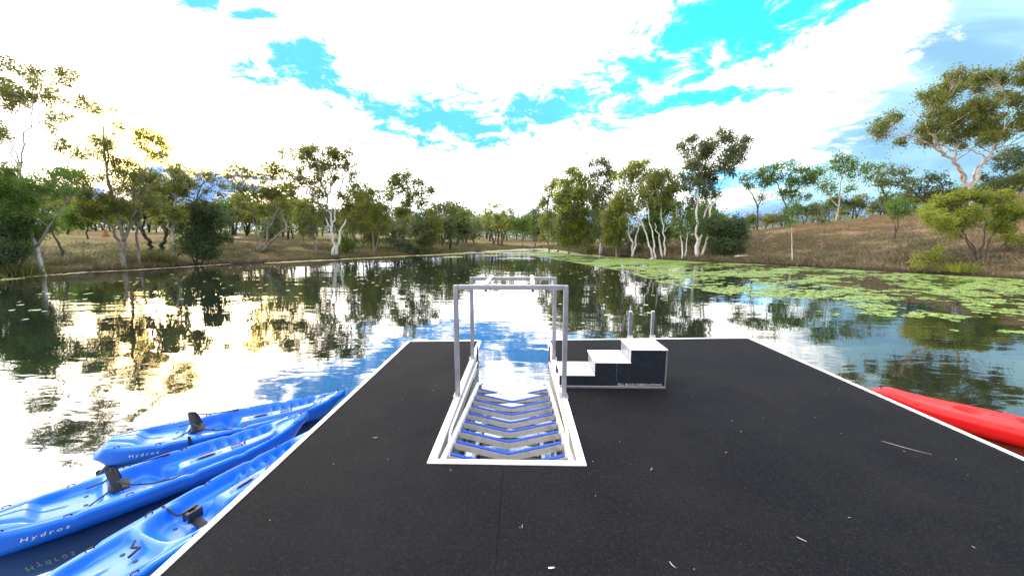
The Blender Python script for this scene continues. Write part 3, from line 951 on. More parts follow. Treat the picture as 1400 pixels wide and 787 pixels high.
def blue_kayak(label, bow, dirv, letters='Hydros', seat=True, roll=0.0):
    """bow: world xy of the bow tip; dirv: direction the bow points"""
    dv = Vector(dirv).normalized()
    rz = math.atan2(dv.y, dv.x)
    mid = Vector(bow) - dv * KL / 2
    k = thing('kayak', label, 'kayak', (mid.x, mid.y, WATER + KZ), rz, 'blue kayaks moored beside the dock')
    k.rotation_euler = (roll, 0, rz)
    link('hull', blue_me, kay_blue, k)
    # oval console hatch: a pale seam ring and a dark slot
    b = MB()
    ring = []
    for i in range(25):
        a = 2 * pi * i / 24
        q = kp(0.60 + 0.052 * cos(a), 0.0, 0.006)
        ring.append((q.x, 0.030 * sin(a), kp(0.60, 0, 0.006).z + 0.002))
    b.tube(ring, 0.0022, 5, False)
    b.obj('hatch_seam', rubber, k, True)
    c_ = kp(0.60, 0.0, 0.006)
    b = MB().tube([(c_.x - 0.075, 0, c_.z), (c_.x - 0.04, 0.0, c_.z + 0.001), (c_.x + 0.04, 0.0, c_.z + 0.001), (c_.x + 0.075, 0, c_.z)], [0.002, 0.009, 0.009, 0.002], 8)
    b.obj('hatch_slot', rubber, k, True)
    # rectangular drink holder frame and latch in front of it
    c_ = kp(0.705, 0.0, 0.004)
    b = MB()
    for lo, hi in (((-0.045, -0.030, 0), (0.045, -0.024, 0.008)), ((-0.045, 0.024, 0), (0.045, 0.030, 0.008)), ((-0.045, -0.0235, 0), (-0.039, 0.0235, 0.008)), ((0.039, -0.0235, 0), (0.045, 0.0235, 0.008))):
        b.box([p_ + q_ for p_, q_ in zip(lo, c_)], [p_ + q_ for p_, q_ in zip(hi, c_)])
    b.obj('latch_plate', rubber, k)
    MB().tube([(c_.x + 0.055, -0.01, c_.z + 0.004), (c_.x + 0.075, 0.008, c_.z + 0.008), (c_.x + 0.062, 0.02, c_.z + 0.006)], 0.006, 6).obj('latch', rubber, k, True)
    # pad eyes along both gunwales
    for u_ in (0.10, 0.235, 0.375, 0.545, 0.80, 0.93):
        for s in (-1, 1):
            c_ = kp(u_, s * 0.9, 0.0)
            MB().tube([c_ + Vector((-0.022, 0, -0.004)), c_ + Vector((-0.014, 0, 0.010)), c_ + Vector((0.014, 0, 0.010)), c_ + Vector((0.022, 0, -0.004))], 0.0048, 5).obj('pad_eye', rubber, k, True)
    # carry handles bow and stern
    for u_, s in ((0.972, 1), (0.035, 1)):
        c_ = kp(u_, 0.0, 0.004)
        MB().tube([c_ + Vector((-0.03, -0.02, 0)), c_ + Vector((0, -0.025, 0.016)), c_ + Vector((0.01, 0.0, 0.02)), c_ + Vector((0, 0.025, 0.016)), c_ + Vector((-0.03, 0.02, 0))], 0.005, 6).obj('carry_handle', rubber, k, True)
    # scupper holes
    for u_, v_ in ((0.40, -0.3), (0.40, 0.3), (0.46, -0.32), (0.46, 0.32), (0.27, -0.25), (0.27, 0.25), (0.60, 0.55), (0.60, -0.55)):
        c_ = kp(u_, v_, 0.001)
        MB().tube([c_ + Vector((0, 0, -0.004)), c_ + Vector((0, 0, 0.0025))], 0.014, 10).obj('scupper_hole', rubber, k, True)
    if seat:
        # padded backrest held by webbing straps
        vs, fs = [], []
        nx, ny = 13, 9
        for layer in (0, 1):
            for i in range(nx):
                for j in range(ny):
                    a = (i / (nx - 1) - 0.5) * 2
                    t_ = j / (ny - 1)
                    wd = 0.12 * (1 - 0.80 * t_ ** 2.2)
                    x = -0.03 * t_ + 0.045 * a * a + (0.018 if layer else -0.018) * (1 - 0.7 * max(abs(a), abs(2 * t_ - 1)) ** 4)
                    vs.append((x, a * wd, 0.175 * t_ + 0.02 * (1 - a * a) * t_))
        for layer in (0, 1):
            o0 = layer * nx * ny
            for i in range(nx - 1):
                for j in range(ny - 1):
                    f = (o0 + i * ny + j, o0 + (i + 1) * ny + j, o0 + (i + 1) * ny + j + 1, o0 + i * ny + j + 1)
                    fs.append(f if layer else f[::-1])
        c2 = nx * ny
        for i in range(nx - 1):
            for j_ in (0, ny - 1):
                f = (i * ny + j_, (i + 1) * ny + j_, c2 + (i + 1) * ny + j_, c2 + i * ny + j_)
                fs.append(f if j_ else f[::-1])
        for j in range(ny - 1):
            for i_ in (0, nx - 1):
                f = (i_ * ny + j, i_ * ny + j + 1, c2 + i_ * ny + j + 1, c2 + i_ * ny + j)
                fs.append(f if i_ == 0 else f[::-1])
        sb = kp(0.335, 0.0, 0.0)
        MB().add(vs, fs).obj('backrest', webbing, k, True, (sb.x + 0.01, 0, sb.z + 0.02))
        MB().box((sb.x - 0.03, -0.09, sb.z + 0.005), (sb.x + 0.10, 0.09, sb.z + 0.024), bev=0.008).obj('seat_pad', webbing, k)
        for s in (-1, 1):
            e_ = kp(0.49, s * 0.86, 0.012)
            MB().tube([(sb.x + 0.03, s * 0.13, sb.z + 0.12), (sb.x + 0.12, s * 0.2, sb.z + 0.075), ((sb.x + e_.x) / 2 + 0.05, s * 0.24, (sb.z + e_.z) / 2 + 0.03), tuple(e_)], 0.0065, 5).obj('strap', webbing, k, True)
            f_ = kp(0.27, s * 0.60, 0.02)
            MB().tube([(sb.x + 0.0, s * 0.12, sb.z + 0.06), (sb.x - 0.05, s * 0.12, sb.z + 0.035), tuple(f_)], 0.006, 5).obj('strap', webbing, k, True)
            MB().box((e_.x - 0.03, e_.y - 0.012, e_.z - 0.008), (e_.x + 0.02, e_.y + 0.012, e_.z + 0.008), bev=0.004).obj('buckle', rubber, k)
    # raised lettering on the side that faces the dock
    if letters:
        me = hyd
        xs_ = [q.co.x for q in me.vertices]
        span = max(xs_) - min(xs_)
        o_ = link('lettering', me.copy(), white_p, k)
        u0 = 0.135
        for q in o_.data.vertices:
            X_ = (u0 - 0.5) * KL + q.co.x * 0.23 / span
            uu = X_ / KL + 0.5
            zt = 0.132 + q.co.y
            # hull surface at this height, near (-y) side
            hu_ = float(half_b(np.array([uu]))[0])
            g_ = float(rim_b(np.array([uu]))[0]) - 0.030
            sdep = min(max((g_ - zt) / g_, 0), 1)
            p_ = math.asin(min(1, sdep ** (1 / 1.25))) / (pi / 2)
            yy_ = hu_ * (cos(p_ * pi / 2) ** 0.55) * (1 - 0.16 * p_)
            q.co = (X_, -yy_ - 0.007 - q.co.z * 1.0, zt)
        o_.data.update()
    return k


KZ = -0.035
k1 = blue_kayak('blue kayak farthest from the camera, whole length in view, upright black backrest', (-2.27, 4.46), (0.843, 0.538))
# cord across its bow hatch and the strap hanging over its side
MB().tube([kp(0.86, -0.8, 0.01), kp(0.885, -0.35, 0.018), kp(0.875, 0.1, 0.014), kp(0.90, 0.5, 0.016), kp(0.87, 0.86, 0.01)], 0.004, 5).obj('cord', rubber, k1, True)
c0, c1_ = kp(0.345, -0.95, 0.008), kp(0.345, -1.0, 0.0)
MB().box((c0.x - 0.012, c1_.y - 0.010, 0.05), (c0.x + 0.012, c1_.y - 0.002, c0.z + 0.03)).obj('hanging_strap', webbing, k1)
k2 = blue_kayak('middle one of three blue kayaks, black padded backrest upright, stern cut by photo edge', (-2.40, 3.86), (0.649, 0.761))
MB().tube([kp(0.93, -0.5, 0.01), kp(0.94, 0.0, 0.02), kp(0.95, 0.4, 0.012)], 0.004, 5).obj('cord', rubber, k2, True)
k3 = blue_kayak('nearest blue kayak, tucked against the dock edge with a black strap buckle across its seat', (-2.04, 3.66), (0.32, 0.947), seat=False)
sb = kp(0.46, 0.0)
e_ = kp(0.41, 0.9, 0.01)
MB().tube([tuple(e_), tuple(kp(0.425, 0.55, 0.05)), tuple(kp(0.435, 0.1, 0.10))], 0.008, 5).obj('strap', webbing, k3, True)
c_ = kp(0.435, 0.05, 0.08)
for dy in (-0.028, 0.028):
    MB().box((c_.x - 0.05, c_.y + dy - 0.009, c_.z - 0.03), (c_.x + 0.05, c_.y + dy + 0.009, c_.z + 0.05), bev=0.005).obj('buckle', rubber, k3)
MB().box((c_.x - 0.045, c_.y - 0.018, c_.z - 0.012), (c_.x - 0.02, c_.y + 0.018, c_.z + 0.04), bev=0.004).obj('buckle_bar', rubber, k3)
MB().box((c_.x + 0.02, c_.y - 0.018, c_.z - 0.012), (c_.x + 0.045, c_.y + 0.018, c_.z + 0.04), bev=0.004).obj('buckle_bar', rubber, k3)
MB().tube([(c_.x, c_.y, c_.z - 0.03), (c_.x + 0.0, c_.y - 0.10, c_.z - 0.05), tuple(kp(0.42, -0.6, 0.02))], 0.03, 8).obj('seat_roll', webbing, k3, True)
MB().tube([kp(0.30, 0.25, 0.03), kp(0.285, 0.12, 0.04), kp(0.295, -0.02, 0.03), kp(0.265, -0.1, 0.025)], 0.009, 6).obj('strap_loop', webbing, k3, True)


def red_kayak(label, bow, dirv):
    dv = Vector(dirv).normalized()
    mid = Vector(bow) - dv * KL / 2
    k = thing('kayak', label, 'kayak', (mid.x, mid.y, WATER + KZ), math.atan2(dv.y, dv.x), 'red kayaks moored beside the dock')
    link('hull', red_me, kay_red, k)
    zb = 0.30
    MB().tube([(KL * 0.44, -0.03, zb - 0.01), (KL * 0.45, -0.03, zb + 0.012), (KL * 0.45, 0.03, zb + 0.012), (KL * 0.44, 0.03, zb - 0.01)], 0.006, 6).obj('carry_handle', rubber, k, True)
    for s in (-1, 1):
        pts = []
        for i in range(22):
            u_ = 0.10 + 0.84 * i / 21
            pts.append(((u_ - 0.5) * KL, s * 0.985 * float(half_b(np.array([u_]))[0]), float(rim_b(np.array([u_]))[0]) - 0.026))
        MB().tube(pts, 0.005, 5).obj('moulded_seam', kay_red, k, True)
    for u_ in (0.25, 0.5, 0.8):
        for s in (-1, 1):
            q = Vector(((u_ - 0.5) * KL, s * 0.9 * float(half_b(np.array([u_]))[0]), 0.232))
            MB().tube([q + Vector((-0.02, 0, -0.004)), q + Vector((-0.012, 0, 0.010)), q + Vector((0.012, 0, 0.010)), q + Vector((0.02, 0, -0.004))], 0.004, 5).obj('pad_eye', kay_red, k, True)
    return k


red_kayak('bright red kayak angled away from the right side of the dock', (4.70, 4.84), (-0.66, 0.76))
red_kayak('red kayak of which only a sliver shows under the right dock edge', (4.36, 4.18), (-0.08, 1.0))

# ------------------------------------------------------------------ trees
EYEV = Vector((0, 0, EYE))


def ground_hit(px, py, far=None):
    """where the line of sight through a photo pixel meets the ground, or the ground at a given depth"""
    r = ray(px, py)
    if far is not None:
        p = EYEV + r * far
        return Vector((p.x, p.y, gz(p.x, p.y))), far
    ts = np.geomspace(6, 400, 900)
    xs_, ys_, zs_ = r.x * ts, r.y * ts, EYE + r.z * ts
    g_ = ground_z(xs_, ys_)
    hit = np.nonzero((zs_ <= g_) & (shore_dist(xs_, ys_) > -0.3))[0]
    if len(hit) == 0:
        t_ = 90.0
    else:
        t_ = float(ts[hit[0]])
    return Vector((r.x * t_, r.y * t_, gz(r.x * t_, r.y * t_))), t_


def leaves(centers, rad, n, size, width, droop, seed, squash=1.0):
    """n leaf blades round each centre; blades are single quads, drooping ones hang"""
    g = np.random.default_rng(seed)
    k = len(centers)
    c = np.repeat(np.asarray(centers), n, axis=0)
    r = np.repeat(np.asarray(rad).reshape(-1), n)
    r = r * np.where(g.uniform(0, 1, k * n) < 0.28, 1.6, 0.95)
    p = g.normal(0, 0.5, (k * n, 3)) * r[:, None]
    p[:, 2] *= squash
    c = c + p
    d = g.normal(0, 1, (k * n, 3)); d[:, 2] = d[:, 2] * (1 - droop) - droop * 1.6
    d /= np.linalg.norm(d, axis=1)[:, None]
    w = g.normal(0, 1, (k * n, 3)); w -= d * (w * d).sum(1)[:, None]
    w /= np.linalg.norm(w, axis=1)[:, None]
    L = size * g.uniform(0.65, 1.35, (k * n, 1)); Wd = L * width
    a = c - d * L / 2; b = c + d * L / 2
    m1 = c + w * Wd / 2 + d * L * 0.05; m2 = c - w * Wd / 2 + d * L * 0.05
    V = np.stack([a, m1, b, m2], 1).reshape(-1, 3)
    F = np.arange(len(V)).reshape(-1, 4)
    return V, F


def bezier(p0, p1, p2, n):
    return [p0 * (1 - t) ** 2 + p1 * 2 * t * (1 - t) + p2 * t * t for t in [i / (n - 1) for i in range(n)]]


def tree(label, name, base, trunks, clumps, leaf='olive', bark=bark_g, far=None, tr=3.0, dens=1.0, droop=0.5, lsz=3.0, group=None, cat='tree', squash=1.0, deep=0.55, tuft=5.0, seed=0, trunk_name='trunk', fuller=0.6):
    """base: pixel of the foot; trunks: pixel polylines above the foot; clumps: (px, py, rx, ry) of foliage masses.
    Everything is turned into metres at the tree's own depth, with its real thickness from front to back"""
    R = random.Random(seed * 13 + int(base[0] * 7 + base[1]))
    B, D = ground_hit(base[0], base[1], far)
    k = D / FPX                         # metres per photo pixel here
    fwd = Vector((-sin(YAW), cos(YAW), 0))
    root = thing(name, label, cat, tuple(B), 0, group)
    O = B.copy()

    def P(px, py, off=0.0):
        return at_depth(px, py, D) - O + fwd * off

    wood = MB()
    lines = []
    pxs = [c[0] for c in clumps]; span = (max(pxs) - min(pxs)) if pxs else 10
    for tl in trunks:
        off = 0.0
        r0 = tr * k * R.uniform(0.85, 1.1) * 0.33
        if tl[0][1] >= base[1] - 3 or not lines:
            pts = [Vector(((tl[0][0] - base[0]) * k, 0, -0.15)) + fwd * R.uniform(-.15, .15)]
            flare = 1.25
            dd = R.uniform(-1, 1) * 0.2 * span * k * deep
        else:
            s0 = P(*tl[0])
            cand = [(math.hypot(q.x - s0.x, q.z - s0.z), q, r_) for fine, rad in lines for q, r_ in zip(fine, rad)]
            _, q0, rq = min(cand, key=lambda c: c[0])
            pts = [q0.copy()]
            off = q0.dot(fwd) - s0.dot(fwd)
            r0 = min(r0, rq * 0.85)
            flare = 1.0
            dd = R.uniform(-1, 1) * 0.35 * span * k * deep
        for x, y in tl[1:]:
            off += dd / max(1, len(tl))
            pts.append(P(x, y, off))
        # smooth the line a little
        fine = []
        for i in range(len(pts) - 1):
            for s_ in range(4):
                t_ = s_ / 4
                q = pts[i].lerp(pts[i + 1], t_)
                q += Vector((R.gauss(0, 1), R.gauss(0, 1), 0)) * tr * k * 0.18
                fine.append(q)
        fine.append(pts[-1])
        n_ = len(fine)
        rad = [r0 * (flare if i == 0 else 1) * (1 - 0.72 * i / (n_ - 1)) for i in range(n_)]
        wood.tube(fine, rad, 7)
        lines.append((fine, rad))
    if fuller:
        extra = []
        for (cx_, cy_, rx, ry) in clumps:
            if R.random() < fuller:
                o_ = R.choice(clumps)
                t_ = R.uniform(0.25, 0.6)
                if math.hypot(o_[0] - cx_, o_[1] - cy_) < span * 0.5:
                    extra.append((cx_ * (1 - t_) + o_[0] * t_, cy_ * (1 - t_) + o_[1] * t_ + R.uniform(-2, 8), rx * 0.85, ry * 0.85))
        clumps = list(clumps) + extra
    cen, rads = [], []
    minpx = 0.33 * k                     # thinnest twig that still shows
    for (cx_, cy_, rx, ry) in clumps:
        depth_off = R.uniform(-1, 1) * 0.5 * span * k * deep * 0.6
        Cc = P(cx_, cy_, depth_off)
        # limb: leaves the nearest trunk below the clump and curves up into it
        best = None
        for fine, rad in lines:
            for i in range(int(len(fine) * 0.35), len(fine)):
                q = fine[i]
                dz_ = Cc.z - q.z
                hd = math.hypot(Cc.x - q.x, Cc.y - q.y)
                cost = hd + abs(dz_ - hd * 0.9) * 0.8 + (3 * abs(dz_) if dz_ < 0 else 0)
                if best is None or cost < best[0]:
                    best = (cost, q, rad[i])
        if best:
            q, r0 = best[1], min(best[2] * 0.75, tr * k * 0.22)
            mid_ = q.lerp(Cc, 0.5) + Vector((R.gauss(0, 1), R.gauss(0, 1), R.uniform(-1.5, 0.4))) * (Cc - q).length * 0.09
            path = bezier(q, mid_, Cc, 7)
            for j in range(1, 6):
                path[j] = path[j] + Vector((R.gauss(0, 1), R.gauss(0, 1), R.gauss(0, 1))) * k * 1.0
            rr = [max(minpx, r0 * (1 - 0.75 * j / 6)) for j in range(7)]
            wood.tube(path, rr, 5)
        n_s = max(5, int(rx * ry * pi / 25 * dens))
        for j in range(n_s):
            # spots spread through the clump, more of them near its outside
            while True:
                v_ = Vector((R.uniform(-1, 1), R.uniform(-1, 1), R.uniform(-1, 1)))
                if 0.12 < v_.length < 1: break
            v_ = v_ * (0.72 + 0.28 * v_.length)
            s_ = Cc + Vector((v_.x * rx * k, v_.y * rx * k * deep * 1.6, v_.z * ry * k))
            cen.append(s_); rads.append(tuft * k * R.uniform(0.65, 1.45) * 1.0)
            if R.random() < 0.42 and best:
                st_ = path[R.randint(3, 6)]
                mm = st_.lerp(s_, 0.5) + Vector((R.gauss(0, 1), R.gauss(0, 1), R.gauss(0, 1))) * (s_ - st_).length * 0.12
                wood.tube([st_, mm, s_], [max(minpx * 0.9, rr[-1] * 0.8), minpx * 0.8, minpx * 0.55], 4, False)
    if trunks or wood.v:
        wood.obj(trunk_name, bark, root, True)
    sz = lsz * k * 0.9
    nl = 36
    V, F = leaves([tuple(c) for c in cen], rads, nl, sz, 0.48, droop, int(base[0] * 3 + base[1] * 5 + seed), squash)
    link('crown', fast_mesh('crown', V, F), LEAF[leaf], root)
    return root


def fill(x0, y0, x1, y1, n, r, seed, arch=0.35):
    """n foliage masses filling a rounded crown box"""
    R = random.Random(seed)
    out = []
    cx_, cy_ = (x0 + x1) / 2, (y0 + y1) / 2
    while len(out) < n:
        a, b_ = R.uniform(-1, 1), R.uniform(-1, 1)
        if a * a + (b_ * b_ if b_ < 0 else b_ * b_ * arch) > 1: continue
        if out and min(math.hypot((a - (o[0] - cx_) / ((x1 - x0) / 2)), (b_ - (o[1] - cy_) / ((y1 - y0) / 2))) for o in out) < 0.9 / math.sqrt(n): 
            if R.random() < 0.85: continue
        rr = r * R.uniform(0.7, 1.3)
        out.append((cx_ + a * ((x1 - x0) / 2 - rr * 0.6), cy_ + b_ * ((y1 - y0) / 2 - rr * 0.5), rr * 1.15, rr * 0.85))
    return out


G = 'gum_tree'
# --- left bank
tree('tall thin gum at the far left with a slim pale trunk leaning from the waterline', G, (58, 376),
     [[(58, 376), (52, 340), (44, 290), (36, 235), (28, 205)], [(44, 290), (36, 235), (46, 190), (60, 165), (66, 130)], [(36, 235), (18, 190), (4, 165), (-8, 150)]],
     [(10, 88, 16, 14), (42, 98, 20, 13), (88, 105, 17, 15), (72, 132, 26, 16), (40, 138, 18, 10), (95, 135, 10, 12), (62, 155, 18, 10), (5, 145, 8, 10), (12, 184, 16, 14), (64, 195, 14, 14), (78, 178, 9, 8), (-12, 120, 22, 24), (-14, 175, 18, 20), (28, 120, 10, 8)],
     'olive', bark_w, tr=9, dens=1.05, seed=1, tuft=5.5)
tree('bushy green tree filling the left edge of the photo behind the tall thin gum', 'bushy_tree', (22, 370),
     [[(22, 370), (20, 330), (24, 270)], [(22, 370), (5, 320), (-8, 270)], [(22, 370), (55, 320), (85, 280)]],
     fill(-60, 208, 62, 352, 30, 17, 2, 0.9) + [(70, 232, 18, 10), (95, 242, 18, 9), (100, 262, 12, 8), (60, 258, 20, 12)], 'green', bark_g, tr=7, dens=0.95, seed=2)
tree('low dark shrub under the bushy tree at the left water edge', 'shrub', (14, 376), [[(14, 376), (10, 350)]], fill(-40, 300, 42, 372, 12, 12, 3, 1), 'dark', bark_d, tr=3, dens=1.2, cat='shrub', seed=3)
tree('small slanting gum with a bare leaning trunk on the left grass behind the waterline', G, (87, 352), [[(87, 352), (78, 332), (66, 312), (58, 280)]], [(52, 262, 16, 12), (70, 250, 12, 9), (38, 276, 14, 10)], 'green', bark_d, tr=5, seed=4)
tree('broad many-limbed gum standing in the waterline, left of the dark round shrub', G, (169, 367),
     [[(169, 367), (166, 330), (160, 290), (150, 255), (146, 200)], [(166, 330), (175, 300), (178, 262), (188, 232)], [(168, 340), (150, 318), (136, 290), (112, 272)], [(166, 325), (182, 290), (200, 262), (215, 240)], [(160, 290), (152, 240), (148, 175), (147, 158)]],
     [(147, 152, 22, 9), (128, 190, 18, 11), (118, 212, 16, 12), (140, 205, 16, 16), (165, 178, 12, 9), (155, 218, 14, 10)] + fill(88, 215, 212, 300, 16, 14, 5, 0.8) + [(110, 238, 22, 10), (96, 250, 14, 8), (130, 262, 18, 12), (150, 280, 14, 14)],
     'olive', bark_g, tr=9, dens=0.8, seed=5, fuller=0.35)
tree('thin sparse gum with a gold-lit crown rising above the left tree group', G, (190, 362), [[(190, 362), (186, 320), (192, 270), (197, 220), (200, 188)], [(192, 270), (212, 225), (220, 195)]],
     [(195, 180, 16, 9), (212, 190, 14, 10), (226, 200, 10, 8), (205, 208, 18, 8), (188, 196, 10, 8), (222, 218, 12, 7)], 'gold', bark_g, tr=5, dens=0.8, seed=6)
tree('dark crooked tree with a black forked trunk on the left grass', 'dark_tree', (212, 347),
     [[(212, 347), (205, 334), (198, 322), (186, 306), (180, 292), (184, 262)], [(198, 322), (196, 300), (202, 272), (210, 250)], [(216, 346), (219, 335), (226, 326), (232, 300)]],
     fill(182, 232, 252, 296, 11, 12, 7, 0.8), 'olive', bark_d, tr=10, dens=1.0, seed=7)
tree('slim straight white-trunked gum just left of the dark round shrub', G, (237, 355), [[(237, 355), (238, 320), (238, 280), (237, 235), (236, 212)], [(238, 320), (230, 300), (224, 288)]],
     [(236, 232, 14, 10), (250, 240, 16, 9), (226, 246, 12, 10), (262, 250, 14, 9), (245, 262, 16, 12), (222, 272, 11, 12), (240, 292, 14, 14), (212, 262, 10, 8)], 'olive', bark_w, tr=6, dens=1.1, seed=8)
tree('open twiggy tree whose bare branches reach right above the dark round shrub', 'open_tree', (262, 350), [[(262, 350), (262, 310), (266, 280), (276, 255), (290, 240)], [(266, 280), (280, 262), (296, 252)]],
     [(268, 236, 14, 7), (286, 240, 12, 5), (298, 252, 8, 5), (280, 262, 10, 6), (300, 268, 6, 4), (258, 250, 10, 7)], 'olive', bark_d, tr=4, dens=1.0, seed=9)
tree('dense dark rounded shrub overhanging the water on the left bank', 'shrub', (272, 362), [[(272, 362), (268, 340), (262, 310)], [(276, 362), (282, 335), (290, 310)], [(270, 362), (256, 335)]],
     fill(242, 274, 314, 360, 20, 13, 10, 1.0), 'dark', bark_d, tr=4, dens=1.15, cat='shrub', droop=0.6, seed=10)
tree('small round-topped tree alone on the field behind the leaning trunk', 'small_tree', (95, 337), [[(95, 337), (94, 315), (92, 300)], [(95, 328), (100, 310)]], [(92, 298, 13, 9), (102, 305, 9, 7), (84, 306, 8, 7), (94, 312, 8, 6)], 'green', bark_d, tr=3, seed=11, far=46)
# --- centre-left bank
tree('spreading olive gum left of the big white-trunked gum', G, (352, 345), [[(352, 345), (350, 320), (345, 290), (338, 260)], [(396, 340), (392, 310), (380, 285), (368, 262)], [(362, 345), (366, 312), (376, 290), (384, 270)]],
     [(322, 240, 12, 8), (335, 232, 12, 8), (352, 238, 16, 10), (370, 230, 14, 9), (384, 238, 10, 8), (330, 256, 16, 9), (320, 268, 10, 7), (350, 262, 18, 12), (375, 258, 16, 12), (340, 278, 16, 10), (362, 284, 16, 12), (388, 280, 12, 14), (398, 262, 10, 10), (362, 222, 10, 6)],
     'olive', bark_g, tr=5, dens=0.95, seed=12)
tree('largest white-trunked gum on the far bank, left of centre, with a wide airy crown', G, (456, 350),
     [[(456, 350), (455, 330), (452, 300), (446, 270), (440, 240), (432, 215)], [(455, 330), (448, 300), (436, 275), (420, 250)], [(452, 305), (460, 280), (466, 250), (474, 225)], [(457, 348), (465, 325), (473, 300)], [(446, 270), (456, 240), (458, 215)]],
     [(396, 212, 12, 7), (410, 206, 14, 8), (428, 206, 15, 8), (446, 206, 14, 7), (462, 210, 12, 8), (480, 214, 13, 7), (420, 222, 16, 10), (442, 226, 16, 10), (465, 226, 14, 8), (412, 240, 14, 10), (434, 246, 14, 10), (458, 244, 12, 9), (402, 255, 12, 10), (424, 264, 13, 10), (446, 266, 10, 10), (478, 234, 10, 7), (410, 278, 12, 10), (440, 288, 12, 12), (466, 268, 10, 10)],
     'olive', bark_w, tr=7.5, dens=1.4, seed=13)
tree('bright green low shrub just right of the largest white-trunked gum', 'shrub', (476, 346), [[(476, 346), (476, 335)]], [(474, 330, 11, 10), (483, 335, 8, 8), (468, 338, 8, 7)], 'green', bark_d, tr=2, dens=1.3, cat='shrub', seed=14)
tree('olive gum with thin hanging twigs right of the largest white-trunked gum', G, (486, 347), [[(486, 347), (484, 310), (488, 275)], [(486, 347), (476, 310), (470, 285)], [(480, 346), (462, 320)]],
     [(478, 260, 12, 9), (490, 252, 14, 10), (504, 262, 12, 10), (480, 280, 12, 12), (496, 284, 12, 14), (470, 296, 8, 12), (486, 308, 12, 12), (502, 308, 8, 12)], 'olive', bark_g, tr=3.5, dens=1.1, seed=15)
tree('rounded olive gum midway between the largest gum and the fine white-stemmed gum', G, (512, 346), [[(512, 346), (510, 310), (512, 280)], [(512, 346), (520, 315), (526, 290)]],
     [(508, 270, 12, 10), (522, 266, 12, 10), (516, 284, 14, 12), (530, 290, 10, 14), (510, 304, 12, 14), (526, 314, 10, 12)], 'olive', bark_g, tr=3.5, dens=0.9, seed=16)
tree('fine white-stemmed gum with a small high crown left of the grey-green drooping tree', G, (562, 341), [[(562, 341), (563, 315), (566, 300), (558, 280), (550, 255)], [(566, 300), (574, 280), (580, 258)], [(563, 318), (572, 335 - 30)]],
     [(540, 246, 12, 8), (556, 240, 12, 8), (550, 256, 14, 9), (572, 252, 12, 8), (586, 262, 10, 10), (566, 264, 14, 9), (534, 262, 8, 8), (556, 278, 14, 8), (578, 278, 10, 8), (546, 296, 12, 10)], 'olive', bark_w, tr=3.5, dens=1.5, seed=17)
tree('grey-green drooping tree on the far bank, rightmost of the centre-left group', 'weeping_tree', (604, 344), [[(604, 344), (604, 320), (600, 295)], [(604, 344), (610, 318), (614, 295)]],
     [(592, 286, 12, 10), (606, 282, 12, 9), (618, 290, 10, 10), (596, 304, 13, 12), (612, 306, 13, 12), (602, 322, 13, 10), (618, 322, 10, 9), (588, 322, 9, 10)], 'grey', bark_g, tr=4, dens=0.95, droop=0.85, seed=18)
tree('leafy grey-green tree filling the gap beside the fine white-stemmed gum', 'weeping_tree', (543, 343), [[(543, 343), (541, 320), (538, 300)], [(543, 343), (548, 318)]],
     [(536, 306, 10, 10), (548, 312, 10, 12), (540, 324, 12, 10), (556, 326, 9, 9), (528, 322, 8, 10), (572, 300, 12, 12), (580, 318, 11, 12)], 'grey', bark_g, tr=3, dens=0.95, seed=19)
tree('dark tangled thicket at the water edge below the fine white-stemmed gum', 'thicket', (556, 346), [[(556, 346), (552, 338)], [(556, 346), (562, 337)]], [(550, 337, 9, 6), (561, 337, 9, 6), (570, 340, 6, 4)], 'dark', bark_d, tr=2, dens=1.2, cat='shrub', seed=20)
tree('thin leaning sapling clump on the brown bank left of the spreading olive gum', 'sapling', (432, 348), [[(432, 348), (428, 325), (420, 300)], [(432, 348), (434, 322)]], [(420, 298, 10, 9), (432, 308, 9, 10), (424, 318, 9, 9)], 'grey', bark_g, tr=2.5, dens=0.8, seed=21)
tree('bushy tree with several dark stems standing alone in the far centre', 'bushy_tree', (682, 328), [[(682, 328), (680, 312), (678, 298)], [(686, 328), (686, 310)], [(676, 328), (670, 312), (668, 300)]],
     [(676, 280, 10, 7), (664, 290, 10, 7), (690, 288, 11, 8), (676, 296, 12, 8), (698, 300, 8, 8), (660, 302, 9, 7), (684, 306, 14, 7)], 'lime', bark_d, tr=4, dens=0.85, far=78, seed=22)
for i_, (bx, by, rx, ry, lf, lab) in enumerate(((648, 330, 12, 16, 'grey', 'pale bush left of the lone dark-stemmed tree in the far centre'), (714, 328, 14, 18, 'green', 'green bush just right of the lone dark-stemmed tree in the far centre'),
        (632, 334, 12, 15, 'grey', 'small grey bush next to the rightmost drooping tree of the centre-left group'), (732, 331, 13, 26, 'grey', 'grey-green tree at the mouth of the far channel'))):
    tree(lab, 'bush', (bx, by), [[(bx, by), (bx, by - ry)]], [(bx - rx * .4, by - ry * 1.2, rx * .7, ry * .6), (bx + rx * .4, by - ry * 1.4, rx * .7, ry * .6), (bx, by - ry * .7, rx, ry * .5)], lf, bark_g, tr=3, dens=1.0, far=72 + 4 * i_, cat='bush', seed=30 + i_)
